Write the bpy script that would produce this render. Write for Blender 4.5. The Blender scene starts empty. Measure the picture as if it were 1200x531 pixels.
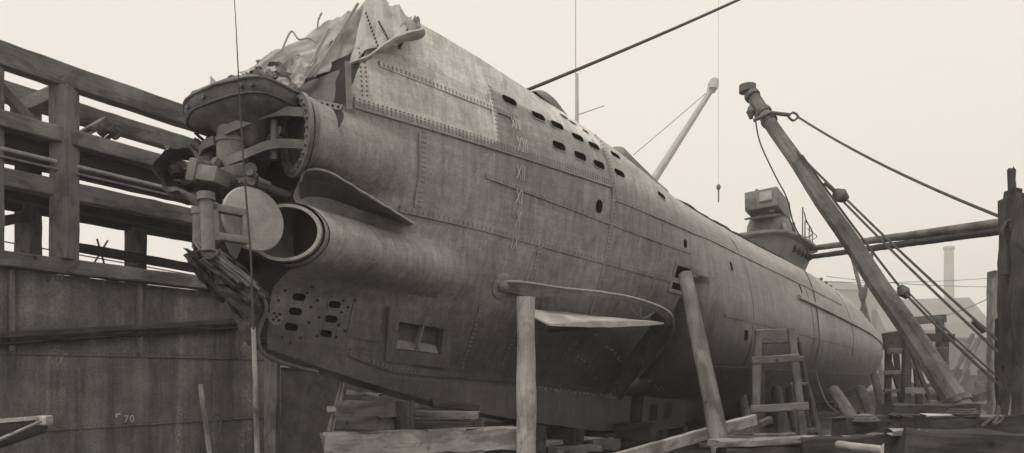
import bpy, bmesh, math, random
from mathutils import Vector, Matrix, noise
random.seed(7)
D = bpy.data
SC = bpy.context.scene
COL = SC.collection
R = math.radians
FLOOR = -2.0
F = 825.0

# ------------------------------------------------------------------ geometry helpers
def at(px, py, Z):
    """a point seen from the tripod position, at depth Z metres"""
    return Vector(((px - 600) / F * Z, Z, (440 - py) / F * Z))

def lerp(a, b, t): return a + (b - a) * t
def clamp(x, a=0.0, b=1.0): return max(a, min(b, x))
def smooth(x): x = clamp(x); return x * x * (3 - 2 * x)

MATW = {}
def wm(o): return MATW.get(o.name, Matrix.Identity(4))

def tag(o, label=None, cat=None, group=None, kind=None):
    if label: o['label'] = label
    if cat: o['category'] = cat
    if group: o['group'] = group
    if kind: o['kind'] = kind
    return o

def link(name, data, M=Matrix.Identity(4), parent=None):
    o = D.objects.new(name, data)
    COL.objects.link(o)
    if parent:
        o.parent = parent
        o.matrix_basis = wm(parent).inverted() @ M
    else:
        o.matrix_basis = M
    MATW[o.name] = M.copy()
    return o

def empty(name, M, label=None, cat=None, group=None):
    if not isinstance(M, Matrix): M = Matrix.Translation(M)
    o = link(name, None, M)
    o.empty_display_size = .3
    return tag(o, label, cat, group)

class MB:
    def __init__(s): s.v = []; s.f = []; s.m = []
    def add(s, vs, fs, mi=0):
        k = len(s.v)
        s.v += [Vector(v) for v in vs]
        s.f += [[i + k for i in f] for f in fs]
        s.m += [mi] * len(fs)
    def box(s, c, size, rot=None, mi=0, bev=0.0):
        c = Vector(c); x, y, z = [q / 2 for q in size]
        if bev <= 0:
            vs = [Vector((sx * x, sy * y, sz * z)) for sx in (-1, 1) for sy in (-1, 1) for sz in (-1, 1)]
            fs = [(0, 1, 3, 2), (4, 6, 7, 5), (0, 4, 5, 1), (2, 3, 7, 6), (0, 2, 6, 4), (1, 5, 7, 3)]
        else:
            b = bmesh.new(); bmesh.ops.create_cube(b, size=1)
            for v in b.verts: v.co = Vector((v.co.x * 2 * x, v.co.y * 2 * y, v.co.z * 2 * z))
            bmesh.ops.bevel(b, geom=b.edges[:], offset=bev, segments=2, affect='EDGES', profile=.6)
            b.verts.index_update()
            vs = [v.co.copy() for v in b.verts]; fs = [[v.index for v in f.verts] for f in b.faces]
            b.free()
        if rot is not None: vs = [rot @ v for v in vs]
        s.add([c + v for v in vs], fs, mi)
    def tube(s, pts, r, n=10, cap=True, mi=0, flat=1.0, up=None):
        pts = [Vector(p) for p in pts]
        rr = r if isinstance(r, (list, tuple)) else [r] * len(pts)
        rings = []; ref = Vector(up) if up else None
        for i, p in enumerate(pts):
            d = (pts[min(i + 1, len(pts) - 1)] - pts[max(i - 1, 0)])
            if d.length < 1e-9: d = Vector((0, 0, 1))
            d.normalize()
            if ref is None: ref = Vector((0, 0, 1)) if abs(d.z) < .9 else Vector((1, 0, 0))
            a = ref.cross(d); 
            if a.length < 1e-6: a = Vector((1, 0, 0)).cross(d)
            a.normalize(); b = d.cross(a)
            if up is None: ref = b
            rings.append([p + (a * math.cos(q) + b * math.sin(q) * flat) * rr[i] for q in [2 * math.pi * k / n for k in range(n)]])
        vs = [v for ring in rings for v in ring]; fs = []
        for i in range(len(pts) - 1):
            for k in range(n):
                k2 = (k + 1) % n
                fs.append((i * n + k, i * n + k2, (i + 1) * n + k2, (i + 1) * n + k))
        if cap:
            fs.append(tuple(range(n - 1, -1, -1))); fs.append(tuple((len(pts) - 1) * n + k for k in range(n)))
        s.add(vs, fs, mi)
    def strip(s, left, right, thick=None, mi=0):
        """band between two polylines, with thickness vector function"""
        n = len(left)
        if thick is None:
            vs = [v for p in zip(left, right) for v in p]
            fs = [(2 * i, 2 * i + 1, 2 * i + 3, 2 * i + 2) for i in range(n - 1)]
            s.add(vs, fs, mi); return
        vs = []; fs = []
        for i in range(n):
            t = thick[i] if isinstance(thick, list) else thick
            vs += [left[i], right[i], right[i] + t, left[i] + t]
        for i in range(n - 1):
            a, b = 4 * i, 4 * i + 4
            for k in range(4):
                k2 = (k + 1) % 4
                fs.append((a + k, b + k, b + k2, a + k2))
        fs.append((0, 1, 2, 3)); e = 4 * (n - 1); fs.append((e + 3, e + 2, e + 1, e))
        s.add(vs, fs, mi)
    def prism(s, outline, a, b, mi=0):
        """outline: function of list of world points at level a and b (lists)"""
        n = len(a)
        s.add(list(a) + list(b), [tuple(range(n - 1, -1, -1)), tuple(range(n, 2 * n))] +
              [(i, (i + 1) % n, n + (i + 1) % n, n + i) for i in range(n)], mi)
    def mesh(s, name, mats, smooth_=False, angle=None):
        me = D.meshes.new(name)
        me.from_pydata([tuple(v) for v in s.v], [], s.f)
        for m in (mats if isinstance(mats, (list, tuple)) else [mats]): me.materials.append(m)
        me.polygons.foreach_set('material_index', s.m)
        b = bmesh.new(); b.from_mesh(me)
        bmesh.ops.recalc_face_normals(b, faces=b.faces[:])
        if smooth_:
            lim = R(angle or 40)
            for f in b.faces: f.smooth = True
            for e in b.edges:
                if len(e.link_faces) == 2 and e.calc_face_angle(0) > lim: e.smooth = False
        b.to_mesh(me); b.free()
        return me
    def build(s, name, mats, parent=None, M=None, smooth_=True, angle=40):
        """vertices are given in world (or parent) space; M None -> parent-space coordinates"""
        me = s.mesh(name, mats, smooth_, angle)
        if M is None: M = wm(parent) if parent else Matrix.Identity(4)
        return link(name, me, M, parent)
    def build_at(s, name, mats, origin, parent=None, smooth_=True, angle=40):
        """vertices in world space, object origin moved to `origin`"""
        o = Vector(origin)
        s.v = [v - o for v in s.v]
        return link(name, s.mesh(name, mats, smooth_, angle), Matrix.Translation(o), parent)

# ------------------------------------------------------------------ materials
TINT = (1.0, .972, .93)
def grey(v): return (v * TINT[0], v * TINT[1], v * TINT[2], 1)

class NT:
    def __init__(s, name):
        s.mat = D.materials.new(name); s.mat.use_nodes = True
        s.t = s.mat.node_tree; s.n = s.t.nodes; s.l = s.t.links
        s.b = s.n['Principled BSDF']
    def node(s, k, **kw):
        n = s.n.new(k)
        for a, v in kw.items():
            if hasattr(n, a): setattr(n, a, v)
        return n
    def inp(s, n, i, v):
        if hasattr(v, 'is_output') or isinstance(v, bpy.types.NodeSocket): s.l.new(v, n.inputs[i])
        else: n.inputs[i].default_value = v
    def noise(s, co, scale, detail=5, rough=.6, stretch=None, dist=0):
        if stretch:
            m = s.node('ShaderNodeMapping'); m.inputs['Scale'].default_value = stretch
            s.l.new(co, m.inputs['Vector']); co = m.outputs[0]
        n = s.node('ShaderNodeTexNoise')
        n.inputs['Scale'].default_value = scale; n.inputs['Detail'].default_value = detail
        n.inputs['Roughness'].default_value = rough; n.inputs['Distortion'].default_value = dist
        s.l.new(co, n.inputs['Vector']); return n.outputs['Fac']
    def math(s, op, a, b=0.0, c=None, cl=False):
        n = s.node('ShaderNodeMath', operation=op); n.use_clamp = cl
        s.inp(n, 0, a); s.inp(n, 1, b)
        if c is not None: s.inp(n, 2, c)
        return n.outputs[0]
    def ramp(s, x, lo, hi, a=0.0, b=1.0, smooth_=True):
        n = s.node('ShaderNodeMapRange'); n.interpolation_type = 'SMOOTHSTEP' if smooth_ else 'LINEAR'
        s.inp(n, 0, x); n.inputs[1].default_value = lo; n.inputs[2].default_value = hi
        s.inp(n, 3, a); s.inp(n, 4, b); return n.outputs[0]
    def mix(s, f, a, b):
        n = s.node('ShaderNodeMix'); n.data_type = 'FLOAT'
        s.inp(n, 0, f); s.inp(n, 2, a); s.inp(n, 3, b); return n.outputs[0]
    def value(s, v):
        n = s.node('ShaderNodeValue'); n.outputs[0].default_value = v; return n.outputs[0]
    def coords(s, kind='Object'):
        return s.node('ShaderNodeTexCoord').outputs[kind]
    def sep(s, co):
        n = s.node('ShaderNodeSeparateXYZ'); s.l.new(co, n.inputs[0]); return n.outputs
    def rnd(s): return s.node('ShaderNodeObjectInfo').outputs['Random']
    def finish(s, val, rough=.7, bump=None, bstr=.3, bdist=.01, spec=.3, metal=0):
        n = s.node('ShaderNodeCombineColor')
        for i in range(3): s.inp(n, i, s.math('MULTIPLY', val, TINT[i]))
        s.l.new(n.outputs[0], s.b.inputs['Base Color'])
        s.inp(s.b, 'Roughness', rough); s.inp(s.b, 'Specular IOR Level', spec); s.inp(s.b, 'Metallic', metal)
        if bump is not None:
            bn = s.node('ShaderNodeBump'); bn.inputs['Strength'].default_value = bstr; bn.inputs['Distance'].default_value = bdist
            s.l.new(bump, bn.inputs['Height']); s.l.new(bn.outputs[0], s.b.inputs['Normal'])
        return s.mat

def wood_mat(name, lo, hi, grain=1.0, knots=True):
    w = NT(name); co = w.coords()
    r = w.rnd()
    mp = w.node('ShaderNodeVectorMath', operation='ADD'); w.l.new(co, mp.inputs[0])
    cx = w.node('ShaderNodeCombineXYZ'); w.inp(cx, 0, w.math('MULTIPLY', r, 37.0)); w.inp(cx, 1, w.math('MULTIPLY', r, 11.0))
    w.l.new(cx.outputs[0], mp.inputs[1]); c2 = mp.outputs[0]
    g = w.noise(c2, 3.0, 8, .65, (.35, 7, 7), .4)
    g2 = w.noise(c2, 14.0, 6, .7, (.15, 3, 3))
    b = w.noise(c2, 1.1, 4, .6)
    x = w.math('ADD', w.math('MULTIPLY', g, .55), w.math('MULTIPLY', g2, .45))
    v = w.ramp(x, .25, .75, lerp(lo, hi, .2), lerp(lo, hi, .85))
    sp = w.noise(co, 45.0, 3, .7)
    v = w.math('MULTIPLY', v, w.ramp(sp, .3, .7, .88, 1.12))
    stn = w.noise(co, 1.7, 5, .7, (.6, 1.6, 1.6), .8)
    v = w.math('MULTIPLY', v, w.ramp(stn, .48, .62, 1.0, .62))
    kv = w.node('ShaderNodeTexVoronoi'); kv.inputs['Scale'].default_value = 1.9; w.l.new(c2, kv.inputs['Vector'])
    v = w.math('MULTIPLY', v, w.ramp(kv.outputs['Distance'], .05, .11, .45, 1.0))
    v = w.math('MULTIPLY', v, w.ramp(b, .25, .75, .6, 1.25))
    v = w.math('MULTIPLY', v, w.mix(r, .8, 1.2))
    crack = w.ramp(g2, .30, .37, .5, 1.0)
    v = w.math('MULTIPLY', v, crack)
    return w.finish(v, .85, x, .6 * grain, .012, .2)

def metal_mat(name, lo, hi, scale=2.5, rough=.6, stretch=None, bstr=.25, spec=.35, bd=.008):
    w = NT(name); co = w.coords()
    a = w.noise(co, scale, 8, .68, stretch, .3); b = w.noise(co, scale * 9, 5, .7); c = w.noise(co, scale * .3, 3, .5)
    x = w.math('ADD', w.math('MULTIPLY', a, .55), w.math('ADD', w.math('MULTIPLY', b, .2), w.math('MULTIPLY', c, .25)))
    v = w.ramp(x, .32, .68, lo, hi)
    return w.finish(v, w.ramp(a, .3, .7, rough - .12, rough + .15), w.math('ADD', a, w.math('MULTIPLY', b, .5)), bstr, bd, spec)

def hull_mat():
    w = NT('hull_paint'); co = w.coords(); X, Y, Z = w.sep(co)[0:3]
    zr = w.math('SUBTRACT', Z, KZ)               # height relative to the load line datum
    big = w.noise(co, .55, 5, .6); med = w.noise(co, 2.6, 8, .7, None, .5); fine = w.noise(co, 22, 5, .75)
    streak = w.noise(co, 3.0, 5, .65, (2.6, 2.6, .22)); runs = w.noise(co, 9.0, 4, .6, (2.0, 2.0, .12))
    horiz = w.noise(co, 5.0, 5, .7, (.18, 1, 2.2))
    wob = w.math('MULTIPLY', w.math('SUBTRACT', med, .5), .28)
    zw = w.math('ADD', zr, wob)
    # pale grey topside paint: above the casing seam on the bow, above a higher line further aft
    xs = w.math('ADD', X, w.math('MULTIPLY', w.math('SUBTRACT', fine, .5), .10))
    xz = w.math('ADD', zr, w.math('MULTIPLY', w.math('SUBTRACT', fine, .5), .05))
    bow = w.math('MULTIPLY', w.ramp(xs, 2.12, 2.2, 1, 0), w.ramp(xz, 3.90, 3.99))
    edge = w.ramp(X, 2.2, 5.4, 4.93, 4.62, False)
    casing = w.ramp(w.math('SUBTRACT', xz, edge), -.03, .06)
    aftm = w.ramp(xs, 5.38, 5.44)
    aft = w.math('MULTIPLY', aftm, w.ramp(w.math('ADD', xz, w.ramp(X, 5.4, 24, 0, .55, False)), 3.7, 4.25))
    aft = w.math('MULTIPLY', aft, w.ramp(med, .3, .62, .55, 1.0))
    pale = w.math('MAXIMUM', w.math('MAXIMUM', bow, w.math('MULTIPLY', casing, w.ramp(xs, 2.12, 2.2))), aft)
    # scrubbed smears low on the pale band behind the bow
    smear = w.math('MULTIPLY', w.ramp(horiz, .54, .68), w.math('MULTIPLY', w.ramp(X, 2.0, 2.3), w.ramp(X, 3.0, 4.2, 1, 0)))
    smear = w.math('MULTIPLY', smear, w.math('MULTIPLY', w.ramp(zr, 3.7, 4.0), w.ramp(med, .4, .6)))
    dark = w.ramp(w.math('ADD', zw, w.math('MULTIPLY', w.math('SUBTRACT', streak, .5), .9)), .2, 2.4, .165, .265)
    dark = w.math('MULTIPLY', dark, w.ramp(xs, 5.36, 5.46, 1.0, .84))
    low_shade = w.math('MULTIPLY', w.ramp(X, 7.5, 10, .75, 1.0), w.ramp(w.math('ADD', zr, wob), .4, 2.3, 1, 0))  # dark bottom paint plus overcast shade painted in towards the keel
    dark = w.math('MULTIPLY', dark, w.math('SUBTRACT', 1.0, w.math('MULTIPLY', low_shade, .58)))
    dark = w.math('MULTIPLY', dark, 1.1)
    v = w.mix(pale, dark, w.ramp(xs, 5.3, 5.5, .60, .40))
    v = w.mix(w.math('MULTIPLY', smear, .6, cl=True), v, .45)
    # rust, weed, scale and water runs
    v = w.math('MULTIPLY', v, w.ramp(big, .3, .7, .86, 1.12))
    v = w.math('MULTIPLY', v, w.ramp(med, .3, .72, .84, 1.14))
    v = w.math('MULTIPLY', v, w.ramp(streak, .33, .7, .84, 1.12))
    v = w.math('MULTIPLY', v, w.ramp(runs, .3, .5, .9, 1.0))
    v = w.math('MULTIPLY', v, w.ramp(fine, .3, .7, .86, 1.14))
    v = w.math('MULTIPLY', v, w.ramp(w.noise(co, 70, 3, .7), .3, .7, .84, 1.16))
    v = w.math('MULTIPLY', v, w.ramp(horiz, .3, .7, .9, 1.1))
    cell = w.node('ShaderNodeCombineXYZ')
    w.inp(cell, 0, w.math('FLOOR', w.math('DIVIDE', w.math('ADD', X, 7.3), 2.35))); w.inp(cell, 1, w.math('FLOOR', w.math('DIVIDE', w.math('ADD', zr, w.math('MULTIPLY', X, .06)), .82)))
    wn = w.node('ShaderNodeTexWhiteNoise'); wn.noise_dimensions = '2D'; w.l.new(cell.outputs[0], wn.inputs['Vector'])
    v = w.math('MULTIPLY', v, w.ramp(wn.outputs['Value'], 0, 1, .86, 1.12, False))
    st1 = w.noise(co, 1.5, 7, .72, (1.4, 1.4, .7), 1.2); st2 = w.noise(co, 4.2, 7, .75, (1.0, 1.0, .35), .6)
    v = w.math('MULTIPLY', v, w.ramp(st1, .50, .66, 1.0, .70))                 # rusty stains
    v = w.math('ADD', v, w.math('MULTIPLY', w.ramp(st2, .56, .72), .055))      # dried salt and lime scale
    sc1 = w.noise(co, 16, 5, .7, (.12, 1, 1.6)); sc2 = w.noise(co, 13, 5, .7, (1.6, 1, .10))
    v = w.math('ADD', v, w.math('MULTIPLY', w.ramp(sc1, .64, .74), .06)); v = w.math('ADD', v, w.math('MULTIPLY', w.ramp(sc2, .64, .75), .05))
    # barnacle specks below
    vo = w.node('ShaderNodeTexVoronoi'); vo.inputs['Scale'].default_value = 9.0; w.l.new(co, vo.inputs['Vector'])
    sp = w.math('MULTIPLY', w.ramp(vo.outputs['Distance'], .06, .13, 1, 0), w.ramp(w.noise(co, 1.3, 3, .6), .55, .66))
    sp = w.math('MULTIPLY', sp, w.ramp(zr, .2, 1.2, 1, 0))
    v = w.math('ADD', v, w.math('MULTIPLY', sp, .16))
    h = w.math('ADD', w.math('MULTIPLY', med, .7), w.math('ADD', w.math('MULTIPLY', fine, .35), w.math('MULTIPLY', big, 1.2)))
    return w.finish(v, w.ramp(med, .3, .7, .36, .58), h, .28, .02, .5)

KZ = 1.5
M = {}
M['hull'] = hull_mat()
M['rivet'] = metal_mat('rusted_rivets', .09, .28, 5, .7)
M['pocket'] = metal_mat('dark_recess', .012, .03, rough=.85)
M['steel'] = metal_mat('weathered_steel', .09, .26, 3.5, .55, None, .4, .4)
M['steel_pale'] = metal_mat('scoured_steel', .22, .42, 4, .5, None, .3, .4)
M['steel_bright'] = metal_mat('bright_steel', .26, .52, 3, .45, None, .25, .4)
M['steel_mid'] = metal_mat('torn_plate_inner', .24, .46, 3.2, .6, None, .5, .35)
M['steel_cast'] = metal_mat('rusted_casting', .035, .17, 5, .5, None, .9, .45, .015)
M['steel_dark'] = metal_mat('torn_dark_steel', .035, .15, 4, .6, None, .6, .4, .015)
M['tower'] = metal_mat('tower_grey_paint', .10, .23, 2, .6)
M['marks'] = metal_mat('worn_white_numerals', .36, .7, 6, .8)
M['white'] = metal_mat('white_lettering', .55, .85, 6, .8)
M['rope'] = metal_mat('tarred_rope', .04, .1, 20, .9)
M['cable'] = metal_mat('steel_cable', .10, .2, 20, .6)
M['wood'] = wood_mat('weathered_timber', .20, .42)
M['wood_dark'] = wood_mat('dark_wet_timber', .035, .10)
M['wood_mid'] = wood_mat('brown_timber', .10, .23)
M['wood_pale'] = wood_mat('pale_bare_timber', .24, .5)
M['gantry'] = wood_mat('painted_gantry_timber', .12, .23, .6)
M['gantry_dark'] = wood_mat('dark_gantry_timber', .03, .08, .6)  # darker gantry timber for the beams set back below the walkway
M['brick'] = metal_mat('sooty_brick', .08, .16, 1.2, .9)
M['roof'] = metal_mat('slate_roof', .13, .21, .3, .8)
M['brick_pale'] = metal_mat('haze_pale_brick', .3, .42, .5, .9)  # chimney brick lightened so its colour carries distance haze
M['far_paint'] = metal_mat('haze_pale_paint', .35, .5, .5, .7)  # pale tone stands in for haze over the far crane and mast
M['shed'] = metal_mat('corrugated_shed', .2, .3, .4, .8, (8, 8, .3))

def wall_mat():
    w = NT('dock_wall_plate'); co = w.coords(); X, Y, Z = w.sep(co)[0:3]
    st = w.noise(co, 2.0, 6, .7, (1.6, 1.6, .09)); med = w.noise(co, 2.2, 8, .7, None, .4); fine = w.noise(co, 26, 5, .75)
    drip = w.noise(co, 1.0, 5, .6, (1.1, 1.1, .03))
    big = w.noise(co, .5, 5, .6)
    big = w.noise(co, .5, 5, .6)
    dr = w.noise(co, 1.6, 3, .5, (1, 1, .04)); brk = w.noise(co, 1.2, 4, .6)
    v = w.ramp(st, .25, .78, .13, .25)
    pale = w.math('MULTIPLY', w.ramp(dr, .53, .66), w.math('MULTIPLY', w.ramp(brk, .35, .6), w.ramp(w.noise(co, 38, 4, .75, (1, 1, .35)), .42, .62)))
    v = w.math('ADD', v, w.math('MULTIPLY', pale, .26))
    v = w.math('MULTIPLY', v, w.ramp(w.noise(co, 2.2, 5, .7, (1, 1, .12)), .35, .5, .68, 1.0))
    v = w.math('MULTIPLY', v, w.ramp(med, .3, .7, .8, 1.2))
    v = w.math('MULTIPLY', v, w.ramp(big, .3, .7, .78, 1.2))
    v = w.math('MULTIPLY', v, w.ramp(fine, .3, .7, .72, 1.28))
    return w.finish(v, .7, w.math('ADD', med, w.math('MULTIPLY', fine, .4)), .3, .012, .3)
M['wall'] = wall_mat()

def ground_mat():
    w = NT('dock_floor_mud'); co = w.coords()
    a = w.noise(co, .35, 8, .7, None, .6); b = w.noise(co, 3.0, 8, .75); c = w.noise(co, 17, 5, .75)
    v = w.ramp(a, .35, .68, .04, .17)
    v = w.math('MULTIPLY', v, w.ramp(b, .3, .7, .6, 1.4)); v = w.math('MULTIPLY', v, w.ramp(c, .3, .7, .7, 1.3))
    return w.finish(v, w.ramp(a, .35, .6, .55, .95), w.math('ADD', b, w.math('MULTIPLY', c, .4)), .8, .06, .3)
M['ground'] = ground_mat()

# ------------------------------------------------------------------ timber helpers
def axis_matrix(a, b, up=None):
    a = Vector(a); b = Vector(b); x = (b - a).normalized()
    u = Vector(up) if up else (Vector((0, 0, 1)) if abs(x.z) < .95 else Vector((0, 1, 0)))
    y = u.cross(x).normalized(); z = x.cross(y)
    m = Matrix((x, y, z)).transposed().to_4x4(); m.translation = a
    return m, (b - a).length

def timber_mb(L, w, h, jit=.008, ch=.018, seed=None, worn=0.0):
    rg = random.Random(seed if seed is not None else random.random())
    n = max(2, int(L / .28)); mb = MB(); ch = min(ch, w * .3, h * .3)
    prof = [(-w / 2 + ch, -h / 2), (w / 2 - ch, -h / 2), (w / 2, -h / 2 + ch), (w / 2, h / 2 - ch),
            (w / 2 - ch, h / 2), (-w / 2 + ch, h / 2), (-w / 2, h / 2 - ch), (-w / 2, -h / 2 + ch)]
    vs = []
    for i in range(n + 1):
        x = L * i / n
        for (y, z) in prof:
            q = jit * (1 + 2.5 * worn * rg.random())
            e = 0
            if i in (0, n): e = rg.uniform(-1, 1) * (jit * 1.5 + worn * .04)
            vs.append((x + e, y + rg.uniform(-q, q), z + rg.uniform(-q, q)))
    fs = []
    for i in range(n):
        for k in range(8):
            k2 = (k + 1) % 8
            fs.append((i * 8 + k, i * 8 + k2, i * 8 + 8 + k2, i * 8 + 8 + k))
    fs.append(tuple(range(7, -1, -1))); fs.append(tuple(n * 8 + k for k in range(8)))
    mb.add(vs, fs); return mb

def timber(name, a, b, w, h, mat, parent=None, up=None, jit=.008, worn=0.0):
    m, L = axis_matrix(a, b, up)
    return timber_mb(L, w, h, jit, worn=worn).build(name, M[mat], parent, m, True, 30)

def pole(name, a, b, r0, r1, mat, parent=None, jit=.006, n=14, bend=.0):
    m, L = axis_matrix(a, b); k = max(4, int(L / .3)); mb = MB()
    pts = []; rr = []
    ph = random.random() * 6
    for i in range(k + 1):
        t = i / k
        pts.append(Vector((L * t, bend * math.sin(math.pi * t) + random.uniform(-jit, jit), random.uniform(-jit, jit))))
        rr.append(lerp(r0, r1, t) * (1 + random.uniform(-.02, .02)))
    mb.tube(pts, rr, n)
    for v in mb.v:
        q = noise.noise(v * 3 + Vector((ph, 0, 0))); v.y += q * r0 * .06; v.z += q * r0 * .05
    return mb.build(name, M[mat], parent, m, True, 50)

def line(name, pts, r, mat, label=None, cat=None, group=None, parent=None, n=6):
    mb = MB(); mb.tube(pts, r, n)
    o = mb.build_at(name, M[mat], pts[0], parent)
    if label: tag(o, label, cat, group)
    return o

def sag(a, b, s, n=14):
    a = Vector(a); b = Vector(b)
    return [a.lerp(b, i / n) - Vector((0, 0, s * 4 * (i / n) * (1 - i / n))) for i in range(n + 1)]

# ------------------------------------------------------------------ submarine hull form
# stations aft of the torn bow: half breadth and height of ten section points, deck centre to keel
ST = [
 (-2.2, [(0,5.6),(.30,5.56),(.36,4.8),(.40,3.92),(.42,3.0),(.36,2.0),(.22,1.1),(.12,.62),(.10,.50),(0,.50)]),
 (-1.55,[(0,5.62),(.36,5.58),(.46,4.8),(.53,3.94),(.52,3.0),(.42,2.0),(.26,1.1),(.15,.52),(.13,.37),(0,.36)]),
 (-.6,  [(0,5.64),(.60,5.60),(.70,4.78),(.78,3.95),(.72,3.1),(.56,2.1),(.38,1.1),(.26,.36),(.22,.10),(0,.07)]),
 (1.0,  [(0,5.64),(.85,5.58),(1.02,4.80),(1.14,3.95),(1.10,3.05),(.95,2.1),(.66,1.0),(.36,.02),(.30,-.30),(0,-.34)]),
 (3.0,  [(0,5.50),(1.05,5.42),(1.34,4.78),(1.52,3.94),(1.46,3.0),(1.25,2.0),(.85,.90),(.38,-.08),(.33,-.70),(0,-.74)]),
 (5.36, [(0,5.26),(1.25,5.18),(1.62,4.76),(1.90,3.92),(1.82,2.9),(1.55,1.76),(1.02,.60),(.40,-.25),(.35,-1.05),(0,-1.1)]),
 (8.3,  [(0,4.86),(1.35,4.78),(1.88,4.34),(2.26,3.6),(2.34,2.7),(1.96,1.6),(1.08,.40),(.45,-.45),(.40,-1.38),(0,-1.42)]),
 (9.6,  [(0,4.72),(1.30,4.64),(1.88,4.26),(2.36,3.55),(2.64,2.6),(2.68,1.5),(2.25,.30),(.64,-.60),(.55,-1.42),(0,-1.46)]),
 (12.4, [(0,4.65),(1.26,4.57),(1.86,4.2),(2.40,3.46),(2.72,2.53),(2.82,1.43),(2.50,.22),(.74,-.72),(.56,-1.45),(0,-1.5)]),
 (14.0, [(0,4.62),(1.25,4.54),(1.86,4.18),(2.42,3.42),(2.76,2.5),(2.86,1.4),(2.56,.20),(1.70,-.80),(.50,-1.46),(0,-1.5)]),
 (22.0, [(0,4.60),(1.25,4.52),(1.90,4.16),(2.48,3.40),(2.80,2.45),(2.90,1.3),(2.60,.10),(1.75,-.85),(.50,-1.46),(0,-1.5)]),
 (30.0, [(0,4.46),(1.20,4.40),(1.86,4.02),(2.44,3.28),(2.76,2.35),(2.88,1.3),(2.60,.10),(1.75,-.85),(.50,-1.46),(0,-1.5)]),
 (38.0, [(0,4.00),(.90,3.92),(1.50,3.58),(2.10,2.95),(2.45,2.1),(2.52,1.2),(2.20,.20),(1.50,-.70),(.50,-1.40),(0,-1.5)]),
 (46.0, [(0,3.45),(.60,3.36),(1.00,3.05),(1.40,2.45),(1.60,1.8),(1.60,1.1),(1.30,.30),(.80,-.50),(.30,-1.20),(0,-1.35)]),
 (53.0, [(0,2.95),(.15,2.90),(.25,2.65),(.35,2.20),(.40,1.7),(.40,1.2),(.30,.50),(.20,.00),(.10,-.60),(0,-.7)]),
]
SS = [a[0] for a in ST]
def _pchip(xs, ys):
    n = len(xs); h = [xs[i + 1] - xs[i] for i in range(n - 1)]; d = [(ys[i + 1] - ys[i]) / h[i] for i in range(n - 1)]
    m = [d[0]] + [0] * (n - 2) + [d[-1]]
    for i in range(1, n - 1):
        if d[i - 1] * d[i] > 0:
            w1 = 2 * h[i] + h[i - 1]; w2 = h[i] + 2 * h[i - 1]
            m[i] = (w1 + w2) / (w1 / d[i - 1] + w2 / d[i])
    return m
SLOPES = [[(_pchip(SS, [st[1][k][c] for st in ST])) for c in (0, 1)] for k in range(10)]
def section(s):
    s = clamp(s, SS[0], SS[-1]); i = 0
    while i < len(SS) - 2 and s > SS[i + 1]: i += 1
    h = SS[i + 1] - SS[i]; t = (s - SS[i]) / h
    a = (2 * t**3 - 3 * t**2 + 1); b = (t**3 - 2 * t**2 + t) * h; c = (-2 * t**3 + 3 * t**2); d = (t**3 - t**2) * h
    return [tuple(a * ST[i][1][k][q] + b * SLOPES[k][q][i] + c * ST[i + 1][1][k][q] + d * SLOPES[k][q][i + 1] for q in (0, 1)) for k in range(10)]
_secc = {}
def hull_pz(s, t):
    key = round(s, 4)
    P = _secc.get(key)
    if P is None:
        if len(_secc) > 4000: _secc.clear()
        P = _secc[key] = section(s)
    i = min(int(t), 8); f = t - i
    a, b = P[i], P[i + 1]
    if i in (0, 7, 8): p, z = lerp(a[0], b[0], f), lerp(a[1], b[1], f)
    else:
        o = P[i - 1] if i > 1 else (2 * a[0] - b[0], 2 * a[1] - b[1])
        e = P[i + 2] if i < 6 else (2 * b[0] - a[0], 2 * b[1] - a[1])
        cr = lambda w, x, y, v: .5 * (2 * x + (y - w) * f + (2 * w - 5 * x + 4 * y - v) * f * f + (3 * x - w - 3 * y + v) * f**3)
        p, z = cr(o[0], a[0], b[0], e[0]), cr(o[1], a[1], b[1], e[1])
    # torpedo tube fairings
    for zc, pc, r, s1 in ((1.87 - .05 * (s + 1.6), .70, .425, 3.6), (3.26 - .04 * (s + 1.6), .60, .50, 2.6)):
        if s < s1:
            d = abs(z - zc); q = pc + (r * math.sqrt(1 - (d / r) ** 2) if d < r else -1.9 * (d - r))
            q -= .55 * smooth((s - s1 + 3.2) / 3.2)
            if q > p - .3:
                k = .26; h = max(k - abs(p - q), 0) / k; p = max(p, q) + h * h * k * .25
    # recess in front of the saddle tank
    g = math.exp(-((s - 8.80) / .27) ** 4) * smooth((2.35 - z) / .12) * smooth((z + .35) / .6)
    p -= .75 * g
    return max(p, 0.0), z
NSEG = [3, 9, 13, 16, 16, 16, 14, 7, 3]
TG = [i + k / n for i, n in enumerate(NSEG) for k in range(n)] + [9.0]
S0P = [.9, .78, -.3, -.66, -1.22, -1.52, -1.56, -1.55, -1.52, -1.52]
def s_front(t):
    i = min(int(t), 8); f = t - i
    v = lerp(S0P[i], S0P[i + 1], smooth(f) if i in (3, 4) else f)
    if 3 < t < 7:
        p, z = hull_pz(-1.4, t)
        if abs(z - 1.87) < .44: v = max(v, -1.645 + .727 * (p - .70) + .06)
    return v + .02 * noise.noise(Vector((t * 6.0, 2.3, 0)))
def s_map(sg, t):
    if sg >= 1.6: return sg
    a = s_front(t); return a + (1.6 - a) * (sg + 1.6) / 3.2

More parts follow.
